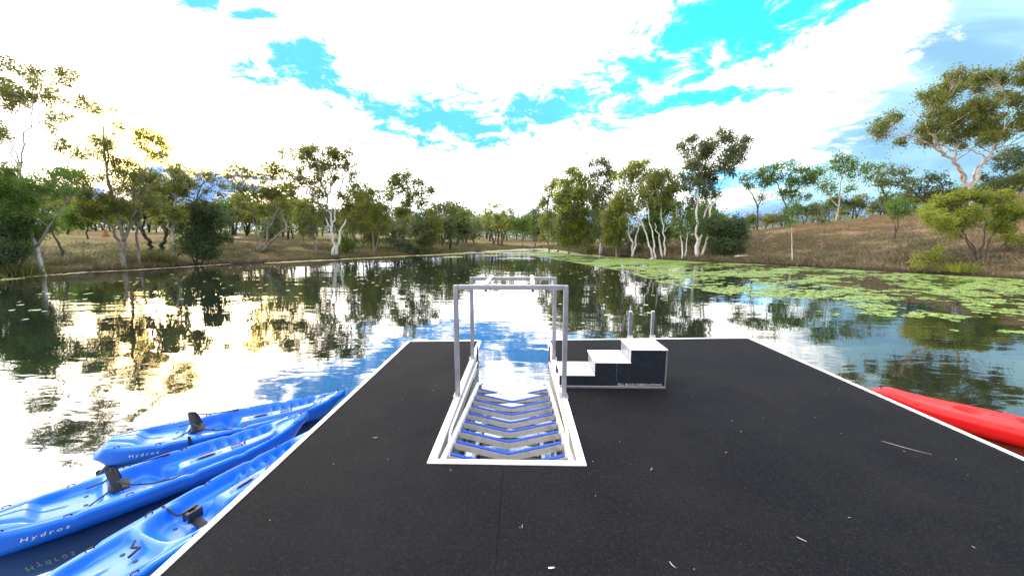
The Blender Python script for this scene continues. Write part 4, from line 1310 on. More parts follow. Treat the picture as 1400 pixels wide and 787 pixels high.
# --- right of centre
tree('soft olive willow-like tree at the left end of the right-hand tree line', 'weeping_tree', (751, 338), [[(751, 338), (750, 310), (748, 280)], [(762, 338), (764, 310), (768, 285)]],
     [(750, 262, 10, 9), (760, 252, 10, 9), (744, 276, 9, 10), (762, 272, 12, 12), (752, 292, 12, 12), (770, 296, 10, 12), (745, 306, 8, 12), (762, 316, 12, 12), (776, 262, 10, 12), (742, 324, 6, 8)], 'olive', bark_g, tr=4, dens=1.3, droop=0.85, far=56, seed=40)
tree('large weeping yellow-green tree with foliage hanging to the water, right of centre', 'weeping_tree', (801, 347), [[(801, 347), (800, 310), (796, 275), (790, 250)], [(801, 347), (808, 310), (812, 280)], [(801, 347), (788, 320), (780, 290)]],
     [(782, 238, 13, 9), (796, 246, 14, 10), (774, 250, 12, 10), (768, 268, 12, 12), (788, 264, 16, 13), (806, 262, 12, 12), (776, 288, 14, 14), (796, 288, 16, 14), (814, 284, 12, 14), (780, 310, 14, 14), (798, 314, 16, 14), (814, 310, 12, 14), (786, 330, 13, 10), (806, 332, 12, 9), (770, 322, 9, 12)], 'lime', bark_g, tr=5, dens=1.7, droop=0.9, seed=41)
tree('grey-leaved gum in front of the large weeping tree with a wispy high top', G, (820, 349), [[(820, 349), (822, 310), (820, 270), (818, 240)], [(820, 349), (830, 320), (834, 290)]],
     [(812, 224, 10, 6), (826, 222, 12, 7), (834, 236, 10, 8), (818, 240, 12, 8), (828, 258, 12, 12), (812, 268, 12, 12), (832, 282, 12, 14), (818, 296, 12, 14), (834, 306, 10, 14), (824, 322, 14, 12), (840, 326, 9, 9)], 'grey', bark_w, tr=4, dens=1.6, droop=0.75, seed=42)
tree('yellow-green gum with one pale trunk left of the white-stemmed clump', G, (866, 350), [[(866, 350), (862, 325), (855, 295), (852, 265)], [(866, 350), (870, 320), (876, 290)], [(862, 325), (848, 300)]],
     [(862, 228, 14, 8), (878, 224, 13, 8), (850, 242, 13, 10), (870, 242, 15, 10), (888, 240, 11, 9), (858, 262, 14, 12), (878, 262, 14, 12), (846, 278, 10, 16), (866, 284, 14, 14), (850, 304, 7, 14)], 'lime', bark_w, tr=5, dens=1.6, droop=0.8, seed=43)
tree('clump of three leaning white trunks with a shared olive crown at the water edge', G, (900, 353), [[(890, 353), (893, 352), (886, 330), (878, 308), (870, 290)], [(896, 353), (894, 330), (888, 305), (886, 285)], [(910, 353), (908, 325), (904, 295), (902, 270)], [(906, 353), (902, 325), (896, 305)]],
     [(900, 236, 13, 9), (914, 240, 13, 10), (892, 252, 12, 10), (908, 258, 15, 12), (924, 256, 10, 10), (884, 270, 12, 10), (900, 276, 14, 10), (918, 278, 13, 12), (928, 296, 9, 14)], 'olive', bark_w, tr=4.5, dens=1.5, seed=44)
tree('slender pair of white stems under dark leaves right of the clump of three trunks', G, (934, 353), [[(932, 353), (932, 330), (928, 305), (924, 290)], [(937, 353), (939, 330), (938, 300)]],
     [(926, 282, 11, 10), (940, 290, 11, 12), (922, 304, 9, 12), (944, 310, 9, 12), (930, 318, 10, 8)], 'green', bark_w, tr=3.5, dens=0.85, seed=45)
tree('tallest gum right of centre with pale forked trunks fanning into a broad high crown', G, (953, 352), [[(953, 352), (958, 325), (968, 295), (980, 268), (990, 245), (1004, 222)], [(953, 352), (951, 320), (952, 290), (950, 255), (944, 220)], [(960, 320), (968, 280), (970, 240), (968, 200)], [(958, 352), (968, 325), (976, 300)]],
     [(934, 196, 10, 8), (946, 190, 12, 7), (940, 208, 12, 9), (958, 204, 12, 9), (984, 184, 12, 7), (996, 190, 10, 6), (975, 200, 13, 10), (994, 206, 13, 10), (1012, 196, 12, 9), (1024, 202, 8, 9), (1010, 214, 14, 10), (962, 222, 15, 11), (984, 224, 14, 11), (940, 228, 12, 10), (1000, 232, 12, 9), (954, 242, 13, 11), (976, 246, 15, 11), (962, 262, 13, 10), (940, 256, 10, 10), (982, 264, 10, 8), (932, 244, 9, 8), (948, 276, 10, 8)],
     'grey', bark_w, tr=6, dens=1.6, seed=46)
tree('dense deep green bush between the tallest right gum and the brown slope', 'bush', (990, 350), [[(990, 350), (990, 335), (988, 315)]], fill(962, 288, 1026, 346, 15, 11, 47, 1.0), 'dark', bark_d, tr=3, dens=1.1, cat='bush', seed=47)
tree('low green undergrowth bush between the white stems of the right tree line', 'bush', (880, 350), [[(880, 350), (880, 338)]], [(848, 330, 10, 12), (866, 322, 12, 12), (884, 318, 12, 14), (912, 316, 12, 14), (946, 330, 9, 12), (868, 338, 10, 7)], 'dark', bark_d, tr=2, dens=0.85, cat='bush', far=44, seed=48)
tree('upright green bush filling behind the slender pair of white stems', 'bush', (950, 350), [[(950, 350), (948, 325)]], [(944, 300, 12, 14), (958, 316, 10, 14), (928, 322, 10, 12), (900, 300, 10, 12)], 'green', bark_d, tr=2, dens=0.8, cat='bush', far=41, seed=49)
for args in (
    ('drooping grey-green tree right behind the soft willow-like tree', 'weeping_tree', (778, 340), [[(778, 340), (778, 300), (780, 270)]], fill(758, 262, 800, 336, 10, 12, 71, 1.0), 'grey', bark_g, 50, 71),
    ('leafy olive tree standing between the large weeping tree and the one-trunked gum', 'leafy_tree', (842, 346), [[(842, 346), (842, 310), (840, 280)]], fill(824, 262, 862, 340, 9, 12, 72, 1.0), 'olive', bark_g, 43, 72),
    ('dark leafy tree behind the clump of three leaning white trunks', 'leafy_tree', (898, 346), [[(898, 346), (898, 310), (900, 280)]], fill(876, 262, 922, 342, 10, 13, 73, 1.0), 'green', bark_d, 44, 73),
    ('leafy tree low behind the forked trunks of the tallest right gum', 'leafy_tree', (962, 345), [[(962, 345), (962, 315), (960, 290)]], fill(940, 268, 986, 340, 9, 12, 74, 1.0), 'green', bark_d, 46, 74),
    ('young drooping tree between the spreading olive gum and the largest gum', 'leafy_tree', (414, 345), [[(414, 345), (414, 315), (412, 285)]], fill(396, 272, 432, 330, 8, 11, 75, 0.9), 'olive', bark_g, 45, 75),
    ('hazy grey-green tree low between the spreading olive gum stems', 'leafy_tree', (372, 340), [[(372, 340), (372, 312)]], fill(352, 284, 392, 326, 6, 10, 76, 0.9), 'grey', bark_g, 50, 76),
    ('olive tree behind the hanging twigs right of the largest gum', 'leafy_tree', (494, 342), [[(494, 342), (494, 310)]], fill(470, 262, 524, 334, 12, 13, 77, 0.9), 'olive', bark_g, 48, 77),
    ('grey-green leafy tree between the fine white-stemmed gum and the drooping tree', 'leafy_tree', (584, 342), [[(584, 342), (584, 310)]], fill(564, 284, 604, 336, 8, 12, 78, 1.0), 'olive', bark_g, 50, 78),
    ('low olive tree right of the grey-green drooping tree on the far bank', 'leafy_tree', (628, 340), [[(628, 340), (628, 315)]], fill(612, 294, 648, 336, 7, 10, 79, 1.0), 'grey', bark_g, 56, 79),
    ('green leafy tree on the field left of the dark crooked tree', 'leafy_tree', (120, 335), [[(120, 335), (118, 315), (120, 290)]], fill(92, 270, 150, 312, 8, 12, 80, 0.8), 'green', bark_d, 40, 80),
    ('olive leafy tree on the field behind the slim straight white-trunked gum', 'leafy_tree', (226, 335), [[(226, 335), (226, 312), (228, 290)]], fill(206, 270, 252, 318, 8, 12, 81, 0.8), 'olive', bark_d, 42, 81),
):
    tree(args[0], args[1], args[2], args[3], args[4], args[5], args[6], far=args[7], tr=3.5, dens=1.15, droop=0.8, seed=args[8])
# --- right hill
tree('forked flat-topped tree at the left end of the hill crest', 'savanna_tree', (1037, 303), [[(1037, 303), (1036, 285), (1026, 262), (1018, 248)], [(1036, 285), (1044, 265), (1050, 250)]],
     [(1018, 244, 10, 6), (1030, 240, 12, 6), (1044, 236, 12, 7), (1054, 242, 8, 6), (1028, 252, 12, 6), (1046, 252, 10, 6), (1040, 270, 8, 6)], 'olive', bark_d, tr=3.5, dens=1.15, far=62, seed=50)
tree('wide flat-topped tree on the hill crest between the two forked crest trees', 'savanna_tree', (1074, 303), [[(1074, 303), (1074, 285), (1066, 262), (1060, 245)], [(1074, 285), (1086, 262), (1096, 248)], [(1074, 290), (1090, 275)]],
     [(1054, 232, 12, 6), (1068, 228, 12, 6), (1086, 232, 12, 6), (1104, 238, 12, 6), (1118, 238, 9, 5), (1062, 244, 12, 7), (1082, 246, 13, 7), (1100, 250, 12, 6), (1074, 262, 12, 6), (1096, 268, 9, 5)], 'green', bark_d, tr=4, dens=1.15, far=60, seed=51)
tree('tall crest tree with two separate rounded leaf heads on thin pale limbs', 'savanna_tree', (1143, 300), [[(1143, 300), (1146, 278), (1150, 250), (1152, 228)], [(1147, 272), (1164, 256), (1182, 238)], [(1145, 285), (1132, 265), (1124, 255)]],
     [(1146, 218, 11, 7), (1158, 222, 12, 8), (1136, 228, 9, 6), (1150, 236, 10, 6), (1184, 231, 10, 6), (1192, 228, 7, 5), (1176, 240, 8, 5), (1124, 250, 10, 5), (1136, 258, 11, 5), (1164, 258, 8, 4)], 'green', bark_p, tr=3.5, dens=0.9, far=56, seed=52)
tree('airy pale-leaved crest tree right of the two-headed tree', 'savanna_tree', (1212, 298), [[(1212, 298), (1212, 268), (1206, 250), (1196, 242)], [(1212, 270), (1222, 250), (1230, 238)]],
     [(1200, 238, 10, 6), (1214, 232, 12, 6), (1230, 236, 11, 6), (1208, 248, 12, 5), (1226, 250, 10, 5), (1242, 246, 7, 4), (1196, 254, 7, 4)], 'grey', bark_d, tr=3, dens=0.75, far=64, seed=53)
tree('round dark crest tree with crooked black branches near the big right gum', 'savanna_tree', (1264, 290), [[(1264, 290), (1266, 280), (1256, 266), (1246, 256)], [(1266, 280), (1274, 264), (1284, 254)], [(1266, 280), (1264, 258), (1266, 246)]],
     [(1248, 250, 11, 6), (1262, 243, 12, 6), (1278, 246, 12, 6), (1290, 254, 9, 6), (1240, 260, 8, 5), (1256, 260, 12, 6), (1276, 262, 12, 6), (1292, 266, 7, 4)], 'dark', bark_d, tr=4.5, dens=0.9, far=58, seed=54)
tree('small bright green tree on the brown slope, halfway up', 'small_tree', (1225, 330), [[(1225, 330), (1227, 312), (1228, 290)], [(1227, 318), (1220, 300)]], [(1216, 282, 10, 7), (1228, 278, 12, 8), (1240, 284, 9, 7), (1222, 292, 12, 7), (1236, 294, 9, 6)], 'green', bark_d, tr=3, dens=1.0, seed=55)
tree('biggest gum on the right hill with bare pinkish limbs and separate leafy heads', G, (1328, 292),
     [[(1328, 292), (1325, 262), (1320, 248), (1308, 232), (1290, 214), (1268, 202), (1248, 192), (1236, 186)], [(1325, 262), (1330, 235), (1344, 205), (1346, 170)], [(1328, 258), (1340, 240), (1362, 215), (1385, 196), (1410, 180)], [(1320, 248), (1312, 215), (1318, 195), (1310, 170)],
      [(1290, 214), (1282, 185), (1280, 160), (1270, 140)], [(1344, 205), (1362, 170), (1372, 145), (1385, 120), (1392, 100)], [(1268, 202), (1262, 180), (1252, 165)]],
     [(1266, 118, 13, 9), (1280, 126, 15, 10), (1256, 134, 14, 9), (1290, 132, 8, 8), (1250, 144, 10, 7), (1222, 164, 12, 8), (1214, 174, 8, 7), (1230, 176, 8, 7), (1240, 190, 8, 7), (1248, 180, 6, 5), (1330, 108, 16, 10), (1346, 104, 14, 9), (1326, 124, 12, 9), (1352, 118, 10, 8), (1384, 98, 15, 10), (1400, 90, 14, 10), (1376, 112, 12, 9), (1396, 112, 14, 10),
      (1300, 154, 15, 10), (1318, 152, 13, 9), (1292, 168, 14, 9), (1312, 170, 16, 11), (1334, 166, 15, 12), (1350, 160, 12, 10), (1300, 184, 14, 9), (1326, 186, 13, 8), (1308, 198, 12, 7), (1372, 158, 14, 9), (1390, 154, 14, 9), (1408, 160, 12, 10), (1366, 176, 12, 8), (1388, 172, 14, 9), (1404, 184, 12, 8), (1362, 190, 8, 6), (1420, 120, 14, 18), (1426, 155, 14, 14)],
     'olive', bark_p, tr=8, dens=1.7, far=40, seed=56, tuft=5.4, fuller=0.9)
tree('dark-trunked tree behind the biggest gum at the right photo edge', 'savanna_tree', (1388, 268), [[(1388, 268), (1386, 255), (1378, 238), (1366, 224)], [(1386, 255), (1396, 236), (1408, 220)]],
     [(1362, 218, 12, 7), (1378, 212, 14, 8), (1396, 208, 13, 8), (1410, 214, 12, 8), (1370, 230, 12, 6), (1392, 228, 12, 7), (1350, 240, 9, 6), (1412, 236, 12, 8), (1372, 246, 12, 6)], 'dark', bark_d, tr=4, dens=0.95, far=52, seed=57)
tree('rounded yellow-green many-stemmed tree on the right bank by the lily pads', 'bushy_tree', (1337, 361),
     [[(1337, 361), (1334, 345), (1322, 325), (1306, 308)], [(1337, 361), (1340, 335), (1338, 310)], [(1340, 361), (1352, 338), (1366, 315)], [(1337, 361), (1328, 335), (1318, 320)], [(1342, 361), (1362, 345), (1382, 325)]],
     [(1272, 302, 12, 8), (1282, 290, 13, 9), (1296, 282, 13, 9), (1310, 272, 14, 9), (1326, 266, 14, 8), (1342, 266, 14, 8), (1358, 268, 14, 8), (1374, 272, 13, 9), (1390, 280, 12, 9), (1400, 292, 10, 9), (1296, 300, 13, 9), (1314, 292, 15, 10), (1334, 286, 16, 10), (1356, 288, 16, 10), (1376, 294, 14, 10), (1310, 310, 12, 8), (1332, 306, 14, 8), (1356, 308, 14, 8), (1380, 312, 12, 8), (1276, 312, 8, 5), (1396, 310, 9, 8), (1372, 326, 12, 6), (1392, 328, 10, 6), (1300, 320, 8, 5)],
     'lime', bark_d, tr=3.5, dens=1.7, droop=0.3, seed=58)
tree('low yellow-green bush at the right bank left of the rounded many-stemmed tree', 'bush', (1274, 366), [[(1274, 366), (1272, 352), (1272, 340)]], [(1266, 354, 12, 8), (1280, 352, 11, 9), (1272, 340, 7, 8), (1292, 360, 10, 5), (1252, 360, 9, 5)], 'lime', bark_d, tr=2, dens=0.75, cat='bush', seed=59)
tree('thin bare-stemmed sapling at the water edge below the wide flat-topped tree', 'sapling', (1083, 360), [[(1083, 360), (1083, 330), (1082, 300)]], [(1078, 290, 11, 10), (1088, 284, 10, 9), (1082, 304, 9, 7)], 'green', bark_w, tr=1.8, dens=0.55, seed=60)
tree('thin sapling with a grey wispy crown on the slope left of the small bright tree', 'sapling', (1125, 345), [[(1125, 345), (1124, 315), (1126, 290)]], [(1120, 284, 9, 8), (1130, 290, 8, 7), (1124, 300, 7, 6)], 'grey', bark_g, tr=1.8, dens=0.6, seed=61)

# --- rows of small trees farther off: five built, the rest copies that share their meshes
def far_tree(seed_, leaf, height=6.0, wide=5.0):
    """a small savanna tree in its own metres, foot at the origin; returns root"""
    R = random.Random(seed_)
    root = thing('distant_tree', 'x', 'tree')
    b = MB()
    stems = []
    for i in range(R.choice((1, 2, 2, 3))):
        a = R.uniform(0, 2 * pi)
        top = Vector((cos(a) * wide * 0.22, sin(a) * wide * 0.22, height * 0.62))
        p = bezier(Vector((0.1 * i, 0, -0.3)), Vector((top.x * 0.2, top.y * 0.2, height * 0.35)), top, 6)
        b.tube(p, [0.13 * (1 - 0.6 * j / 5) for j in range(6)], 5)
        stems.append(top)
    cen, rads = [], []
    for i in range(11):
        a = R.uniform(0, 2 * pi); rr = math.sqrt(R.random()) * wide * 0.42
        zc = height * R.uniform(0.5, 0.88) + (0.12 * height if rr < wide * 0.2 else 0)
        c_ = Vector((cos(a) * rr, sin(a) * rr, zc))
        s0 = min(stems, key=lambda q: (q - c_).length)
        b.tube([s0 * 0.8, s0.lerp(c_, 0.6), c_], [0.05, 0.035, 0.02], 4, False)
        for j in range(7):
            q = c_ + Vector((R.gauss(0, 1) * 0.55, R.gauss(0, 1) * 0.55, R.gauss(0, 1) * 0.32)) * wide / 5
            cen.append(tuple(q)); rads.append(0.55 * wide / 5 * R.uniform(0.7, 1.3))
    b.obj('trunk', bark_d, root, True)
    V_, F_ = leaves(cen, rads, 26, 0.34, 0.5, 0.4, seed_, 0.8)
    link('crown', fast_mesh('crown', V_, F_), LEAF[leaf], root)
    return root


protos = [far_tree(101, 'olive', 5.5, 5.0), far_tree(102, 'green', 6.2, 4.6), far_tree(103, 'grey', 5.0, 5.6), far_tree(104, 'gold', 4.6, 4.8), far_tree(105, 'dark', 5.2, 5.2)]
used = [False] * 5
WORD = ['olive', 'bright green', 'grey-green', 'yellowish', 'dark green']
rr_ = random.Random(21)
seen = set()
rows = [  # px from, to, depth from, to, count, scale, label, group
    (-10, 330, 56, 90, 34, 0.95, [(45, 'behind the bushy tree at the left edge'), (85, 'behind the small slanting gum'), (125, 'behind the round-topped field tree'), (165, 'near the termite mound'), (200, 'behind the broad many-limbed gum'), (235, 'behind the dark crooked tree'), (275, 'left of the dark round shrub top'), (999, 'right of the dark round shrub')], 'small trees at the back of the left field'),
    (300, 640, 56, 85, 34, 1.05, [(345, 'left of the spreading olive gum'), (395, 'behind the spreading olive gum'), (440, 'just left of the largest white-trunked gum'), (480, 'just right of the largest white-trunked gum'), (525, 'behind the rounded olive gum'), (575, 'behind the fine white-stemmed gum'), (999, 'behind the grey-green drooping tree')], 'trees behind the centre-left bank'),
    (610, 790, 95, 130, 22, 1.25, [(660, 'left of the lone dark-stemmed tree'), (710, 'behind the lone dark-stemmed tree'), (745, 'at the mouth of the far channel'), (9999, 'behind the soft willow-like tree')], 'trees at the end of the channel'),
    (960, 1420, 58, 76, 36, 0.62, [(1000, 'behind the dense deep green bush'), (1055, 'behind the left forked crest tree'), (1110, 'behind the wide flat-topped crest tree'), (1175, 'behind the two-headed crest tree'), (1235, 'behind the airy pale crest tree'), (1300, 'behind the round dark crest tree'), (9999, 'behind the rounded yellow-green bank tree')], 'low trees along the right hill crest'),
    (1330, 1440, 44, 56, 6, 0.55, [(9999, 'crowded behind the biggest right gum')], 'low trees behind the biggest right gum'),
]
for x0, x1, d0, d1, cnt, scl, lab, grp in rows:
    for i in range(cnt):
        px = x0 + (x1 - x0) * (i + rr_.uniform(0.1, 0.9)) / cnt
        D = rr_.uniform(d0, d1)
        r = ray(px, 325)
        x, y = r.x * D, r.y * D
        if shore_dist(x, y)[0] < 2: continue
        j = rr_.randrange(5)
        for jj in range(5):          # a kind not yet standing behind this landmark, if one is left
            if (tuple(w for lim, w in lab if px < lim)[0], j) not in seen: break
            j = (j + 1) % 5
        seen.add((tuple(w for lim, w in lab if px < lim)[0], j))
        if not used[j]:
            o = protos[j]; used[j] = True
        else:
            o = copy_tree(protos[j])
        o.location = (x, y, gz(x, y))
        s = scl * rr_.uniform(0.75, 1.3)
        o.scale = (s * rr_.uniform(0.9, 1.25), s * rr_.uniform(0.9, 1.25), s)
        o.rotation_euler = (0, 0, rr_.uniform(0, 6.28))
        tag(o, 'small ' + WORD[j] + ' tree in the distance ' + next(w for lim, w in lab if px < lim), 'tree', grp)

# far woodland beyond them, one mass
g = np.random.default_rng(77)
cen = []
for az in np.arange(-64, 64, 0.42):
    for ring_ in (0, 1, 2):
        D = 150 + 45 * ring_ + g.uniform(-12, 12)
        a = radians(az + g.uniform(-0.3, 0.3))
        x, y = sin(a) * D, cos(a) * D
        h = g.uniform(2.0, 6.0) * (0.6 + 0.8 * float(vnoise(np.array([az]), np.array([ring_ * 9.0]), 6.0)[0]))
        for zz_ in np.arange(0.5, h, 0.9):
            wd = 2.0 * math.sqrt(max(0.1, 1 - (zz_ / h) ** 2))
            cen.append((x + g.normal(0, wd * 0.5), y + g.normal(0, wd * 0.5), gz(x, y) + zz_))
V, F = leaves(cen, np.full(len(cen), 1.5), 9, 0.95, 0.55, 0.2, 5)
tag(link('distant_woodland', fast_mesh('distant_woodland', V, F), LEAF['grey']), kind='stuff')

# ------------------------------------------------------------------ ground cover
def tufts(name, pts, h, spread, nb, m, seed_, lean=0.5, wd=0.12):
    g = np.random.default_rng(seed_)
    P_ = np.repeat(pts, nb, axis=0)
    H_ = np.repeat(h, nb) * g.uniform(0.5, 1.2, len(P_))
    base_ = P_ + np.stack([g.normal(0, spread, len(P_)), g.normal(0, spread, len(P_)), np.full(len(P_), -0.03)], 1)
    d = np.stack([g.normal(0, lean, len(P_)), g.normal(0, lean, len(P_)), np.ones(len(P_))], 1)
    d /= np.linalg.norm(d, axis=1)[:, None]
    tip = base_ + d * H_[:, None]
    a = g.uniform(0, pi, len(P_))
    w = np.stack([np.cos(a), np.sin(a), a * 0], 1) * (H_ * wd)[:, None] * 0.5
    V_ = np.stack([base_ - w, base_ + w, tip], 1).reshape(-1, 3)
    F_ = np.arange(len(V_)).reshape(-1, 3)
    return tag(link(name, fast_mesh(name, V_, F_), m), kind='stuff')


def land_points(n, xr, yr, dr, seed_, keepf=None):
    g = np.random.default_rng(seed_)
    x = g.uniform(*xr, n); y = g.uniform(*yr, n)
    d = shore_dist(x, y)
    ok = (d > dr[0]) & (d < dr[1])
    if keepf is not None:
        ok &= keepf(x, y, d, g.uniform(0, 1, n))
    x, y = x[ok], y[ok]
    return np.stack([x, y, ground_z(x, y)], 1)


p = land_points(30000, (-75, 0), (10, 85), (0.1, 40), 1, lambda x, y, d, r: (r < np.exp(-d / 14)) & (vnoise(x, y, 3.0, 2) > 0.38))
tufts('dry_grass', p, np.full(len(p), 0.22), 0.22, 9, LEAF['straw'], 2)
p = land_points(60000, (-46, 4), (8, 70), (0.0, 16), 3, lambda x, y, d, r: (r < np.exp(-d / 6.0)) & (vnoise(x, y, 4.0, 4) > 0.40))
tufts('green_bank_grass', p, np.full(len(p), 0.24), 0.18, 9, LEAF['grass'], 4)
p = land_points(120000, (4, 75), (8, 85), (0.1, 40), 5, lambda x, y, d, r: (vnoise(x, y, 2.5, 6) * 0.7 + vnoise(x, y, 0.9, 7) * 0.5 > 0.50) & (r < 0.25 + np.exp(-d / 16)))
hh = 0.24 + 0.46 * vnoise(p[:, 0], p[:, 1], 1.7, 8) * np.exp(-shore_dist(p[:, 0], p[:, 1]) / 22)
tufts('dry_scrub', p, hh, 0.26, 10, LEAF['brown'], 6, 0.75, 0.10)
p = land_points(60000, (-40, 6), (20, 85), (0.2, 26), 51, lambda x, y, d, r: (vnoise(x, y, 2.5, 6) * 0.7 + vnoise(x, y, 0.9, 7) * 0.5 > 0.60) & (r < 0.2 + np.exp(-d / 10)))
tufts('low_scrub', p, 0.20 + 0.35 * vnoise(p[:, 0], p[:, 1], 1.7, 8), 0.28, 10, LEAF['brown'], 52, 0.75, 0.10)
p = land_points(40000, (4, 75), (8, 85), (6, 45), 7, lambda x, y, d, r: (vnoise(x, y, 5.0, 9) > 0.42))
tufts('tall_dry_grass', p, np.full(len(p), 0.32), 0.25, 7, LEAF['straw'], 8, 0.35, 0.10)
p = land_points(26000, (6, 40), (8, 50), (0.0, 14), 9, lambda x, y, d, r: (vnoise(x, y, 1.6, 12) > 0.60))
tufts('green_scrub', p, np.full(len(p), 0.26), 0.2, 8, LEAF['grass'], 9, 0.6)
# tangled low brush on the right bank: leaf and twig masses
q = land_points(5500, (6, 46), (8, 52), (0.3, 16), 11, lambda x, y, d, r: vnoise(x, y, 3.0, 13) > 0.45)
q[:, 2] += 0.18
V, F = leaves(q, np.full(len(q), 0.42), 34, 0.16, 0.3, 0.0, 12, 0.55)
tag(link('low_brush', fast_mesh('low_brush', V, F), LEAF['brown']), kind='stuff')
q = land_points(2600, (-40, 4), (14, 66), (0.4, 12), 14, lambda x, y, d, r: vnoise(x, y, 3.0, 15) > 0.52)
q[:, 2] += 0.14
V, F = leaves(q, np.full(len(q), 0.40), 26, 0.15, 0.3, 0.1, 15, 0.5)
tag(link('bank_undergrowth', fast_mesh('bank_undergrowth', V, F), LEAF['dark']), kind='stuff')

# reed tuft, logs, mound on the left bank
def hull_clump(label, px, py, rpx, hpx, leafk):
    B, D = ground_hit(px, py)
    k = D / FPX
    g = np.random.default_rng(int(px))
    n_ = 420
    bx = g.normal(0, rpx * k * 0.35, n_); by = g.normal(0, rpx * k * 0.35, n_)
    hh_ = hpx * k * g.uniform(0.5, 1.1, n_)
    tip = np.stack([bx * 1.7 + g.normal(0, 0.12, n_) * hh_, by * 1.7 + g.normal(0, 0.12, n_) * hh_, hh_], 1)
    ba = np.stack([bx, by, bx * 0 - 0.05], 1)
    a = g.uniform(0, pi, n_); w = np.stack([np.cos(a), np.sin(a), a * 0], 1) * 0.5 * k
    o_ = link('grass_clump', fast_mesh('grass_clump', np.stack([ba - w, ba + w, tip], 1).reshape(-1, 3), np.arange(n_ * 3).reshape(-1, 3)), LEAF[leafk], None, tuple(B))
    return tag(o_, label, 'grass clump')


hull_clump('pale green grass clump at the water edge below the dark crooked tree', 212, 357, 22, 18, 'grass')
hull_clump('reedy green grass clump at the far left water edge near the tall gum foot', 30, 377, 22, 20, 'grass')
hull_clump('wide yellow-green grass clump by the rounded many-stemmed tree', 1310, 371, 24, 14, 'lime')


def log(label, px, py, L, ang, r, m=wood_pale, far=None):
    B, D = ground_hit(px, py, far)
    R = random.Random(int(px))
    pts = [Vector(((t - 0.5) * L * cos(ang), (t - 0.5) * L * sin(ang), r * 0.9 + R.uniform(-.2, .2) * r)) for t in [i / 7 for i in range(8)]]
    b_ = MB().tube(pts, [r * q for q in (0.8, 1, 1.05, 1, 0.9, 0.8, 0.6, 0.35)], 8)
    br = pts[4]
    b_.tube([br, br + Vector((0.3 * L * cos(ang + 0.7), 0.3 * L * sin(ang + 0.7), r * 2.5))], [r * 0.5, r * 0.2], 6)
    return tag(b_.obj('fallen_log', m, None, True, tuple(B)), label, 'log')


log('bleached fallen log lying on the field behind the broad many-limbed gum', 184, 322, 3.4, 0.1, 0.16, far=58)
log('pale fallen log on the brown field right of the dark round shrub', 320, 322, 3.0, 0.0, 0.15, far=56)
log('short grey log low on the brown bank beneath the tallest right gum', 1018, 352, 2.2, 0.3, 0.09, wood_pale)
B, D = ground_hit(146, 333, 44)
b = MB()
ring_n = 12
vs, fs = [], []
R = random.Random(3)
lv = [(0, 0.40), (0.15, 0.38), (0.35, 0.30), (0.55, 0.22), (0.75, 0.16), (0.95, 0.09), (1.08, 0.02)]
for z_, r0 in lv:
    for i in range(ring_n):
        a = 2 * pi * i / ring_n
        q = r0 * R.uniform(0.8, 1.2)
        vs.append((cos(a) * q + 0.06 * z_, sin(a) * q, z_ - 0.1))
for j in range(len(lv) - 1):
    for i in range(ring_n):
        fs.append((j * ring_n + i, j * ring_n + (i + 1) % ring_n, (j + 1) * ring_n + (i + 1) % ring_n, (j + 1) * ring_n + i))
fs.append(tuple(range((len(lv) - 1) * ring_n, len(lv) * ring_n)))
tag(b.add(vs, fs).obj('termite_mound', mound_m, None, True, tuple(B)), 'rusty orange termite mound standing on the field behind the left trees', 'termite mound')

# ------------------------------------------------------------------ floating plants
def pads(name, P2, rad, m, seed_, lift=0.006):
    """round notched pads lying on the water, each a little cupped and turned"""
    g = np.random.default_rng(seed_)
    n_ = len(P2)
    k_ = 7
    a0 = g.uniform(0, 2 * pi, n_)
    ang = np.linspace(0.25, 2 * pi - 0.25, k_)
    cx_ = P2[:, 0][:, None]; cy_ = P2[:, 1][:, None]
    A = a0[:, None] + ang[None, :]
    r = rad[:, None] * g.uniform(0.88, 1.08, (n_, k_))
    zt = WATER + lift + g.uniform(0, 0.010, (n_, k_))
    rim_ = np.stack([cx_ + np.cos(A) * r, cy_ + np.sin(A) * r, zt], -1)
    cen_ = np.stack([P2[:, 0], P2[:, 1], np.full(n_, WATER + lift + 0.002)], -1)[:, None, :]
    V_ = np.concatenate([cen_, rim_], 1).reshape(-1, 3)
    b_ = (np.arange(n_) * (k_ + 1))[:, None]
    F_ = np.stack([np.stack([b_[:, 0], b_[:, 0] + 1 + i, b_[:, 0] + 2 + i], 1) for i in range(k_ - 1)], 1).reshape(-1, 3)
    return tag(link(name, fast_mesh(name, V_, F_), m), kind='stuff')


def in_poly(x, y, poly):
    ins = np.zeros(x.shape, bool)
    for (ax, ay), (bx, by) in zip(poly, poly[1:] + poly[:1]):
        c = ((ay > y) != (by > y))
        xi = ax + (y - ay) / (by - ay + 1e-12) * (bx - ax)
        ins ^= c & (x < xi)
    return ins


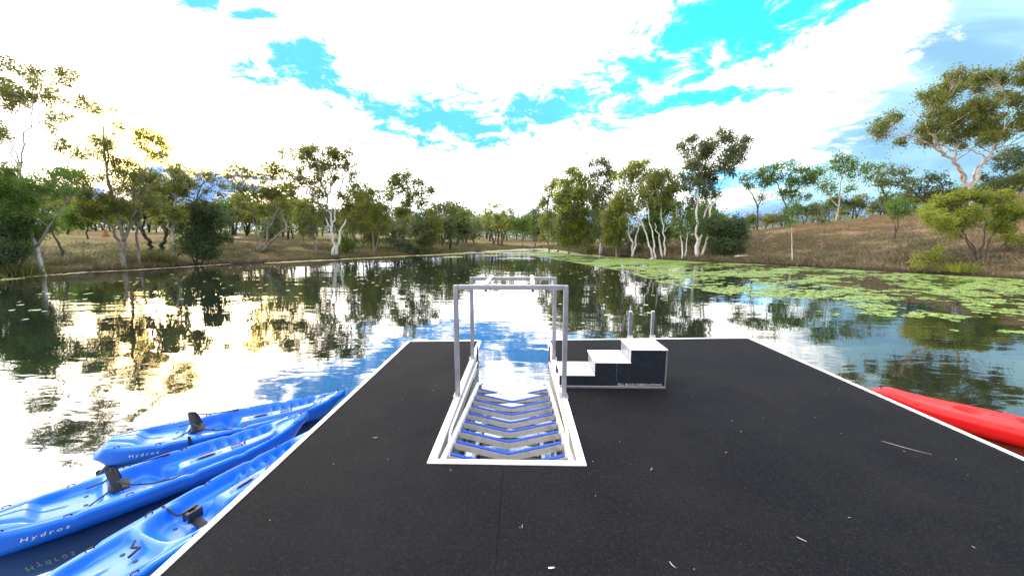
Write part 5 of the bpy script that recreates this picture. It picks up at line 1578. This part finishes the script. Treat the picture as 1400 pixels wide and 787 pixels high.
lily_px = [(745, 341), (790, 348), (850, 352), (960, 358), (1050, 362), (1150, 368), (1250, 374), (1400, 382), (1480, 390), (1480, 470), (1400, 456), (1330, 455), (1260, 448), (1190, 441), (1150, 434), (1110, 424), (1060, 414), (1010, 405),
           (965, 398), (930, 392), (900, 386), (880, 379), (850, 371), (815, 364), (780, 358), (740, 352), (715, 348)]
lily = [tuple(at(x, y, WATER).xy) for x, y in lily_px]
g = np.random.default_rng(31)
x = g.uniform(-2, 36, 800000); y = g.uniform(4, 75, 800000)
ok = in_poly(x, y, lily) & (shore_dist(x, y) < -0.25)
# drifting rafts with open water between them
c_, s_ = cos(radians(-32)), sin(radians(-32))
ux, uy = x * c_ - y * s_, x * s_ + y * c_
dn = vnoise(ux / 2.8, uy, 1.7, 1) * 0.36 + vnoise(ux / 2.2, uy, 0.6, 2) * 0.32 + vnoise(ux / 1.5, uy, 0.22, 3) * 0.32
edge_far = np.clip((-shore_dist(x, y)) / 2.5, 0, 1)
ok &= dn > 0.485 - 0.16 * (1 - edge_far)
ok &= g.uniform(0, 1, len(x)) < 0.9
x, y = x[ok], y[ok]
rad = g.uniform(0.022, 0.052, len(x)) * (1 + 0.012 * np.hypot(x, y))
pads('lily_pads', np.stack([x, y], 1), rad, LEAF['lily'], 32)
# thin lines of pale weed along the left and far shores
x = g.uniform(-32, 12, 240000); y = g.uniform(8, 95, 240000)
sd_ = shore_dist(x, y)
wv_ = 0.30 + 0.7 * vnoise(x, y, 3.5, 8) + np.clip((y - 24) / 30, 0, 1) * 3.2
ok = (sd_ < -0.05) & (sd_ > -wv_) & (vnoise(x, y, 2.2, 9) > 0.30) & (x < 10)
x, y = x[ok], y[ok]
pads('pale_water_weed', np.stack([x, y], 1), g.uniform(0.05, 0.12, len(x)), LEAF['scum'], 33)
# scattered rafts in the channel and single specks on the open water
x = g.uniform(-9, 10, 90000); y = g.uniform(34, 80, 90000)
sd_ = shore_dist(x, y)
ok = (sd_ < -0.8) & (vnoise(x / 3.0, y, 1.4, 21) > 0.74 - 0.10 * (y > 48)) & (y > 38 - x * 0.2)
x, y = x[ok], y[ok]
xs_ = g.uniform(-22, 6, 260); ys_ = g.uniform(9, 30, 260)
o2 = shore_dist(xs_, ys_) < -0.3
x = np.concatenate([x, xs_[o2]]); y = np.concatenate([y, ys_[o2]])
pads('drifting_pads', np.stack([x, y], 1), g.uniform(0.05, 0.10, len(x)), LEAF['scum'], 34)
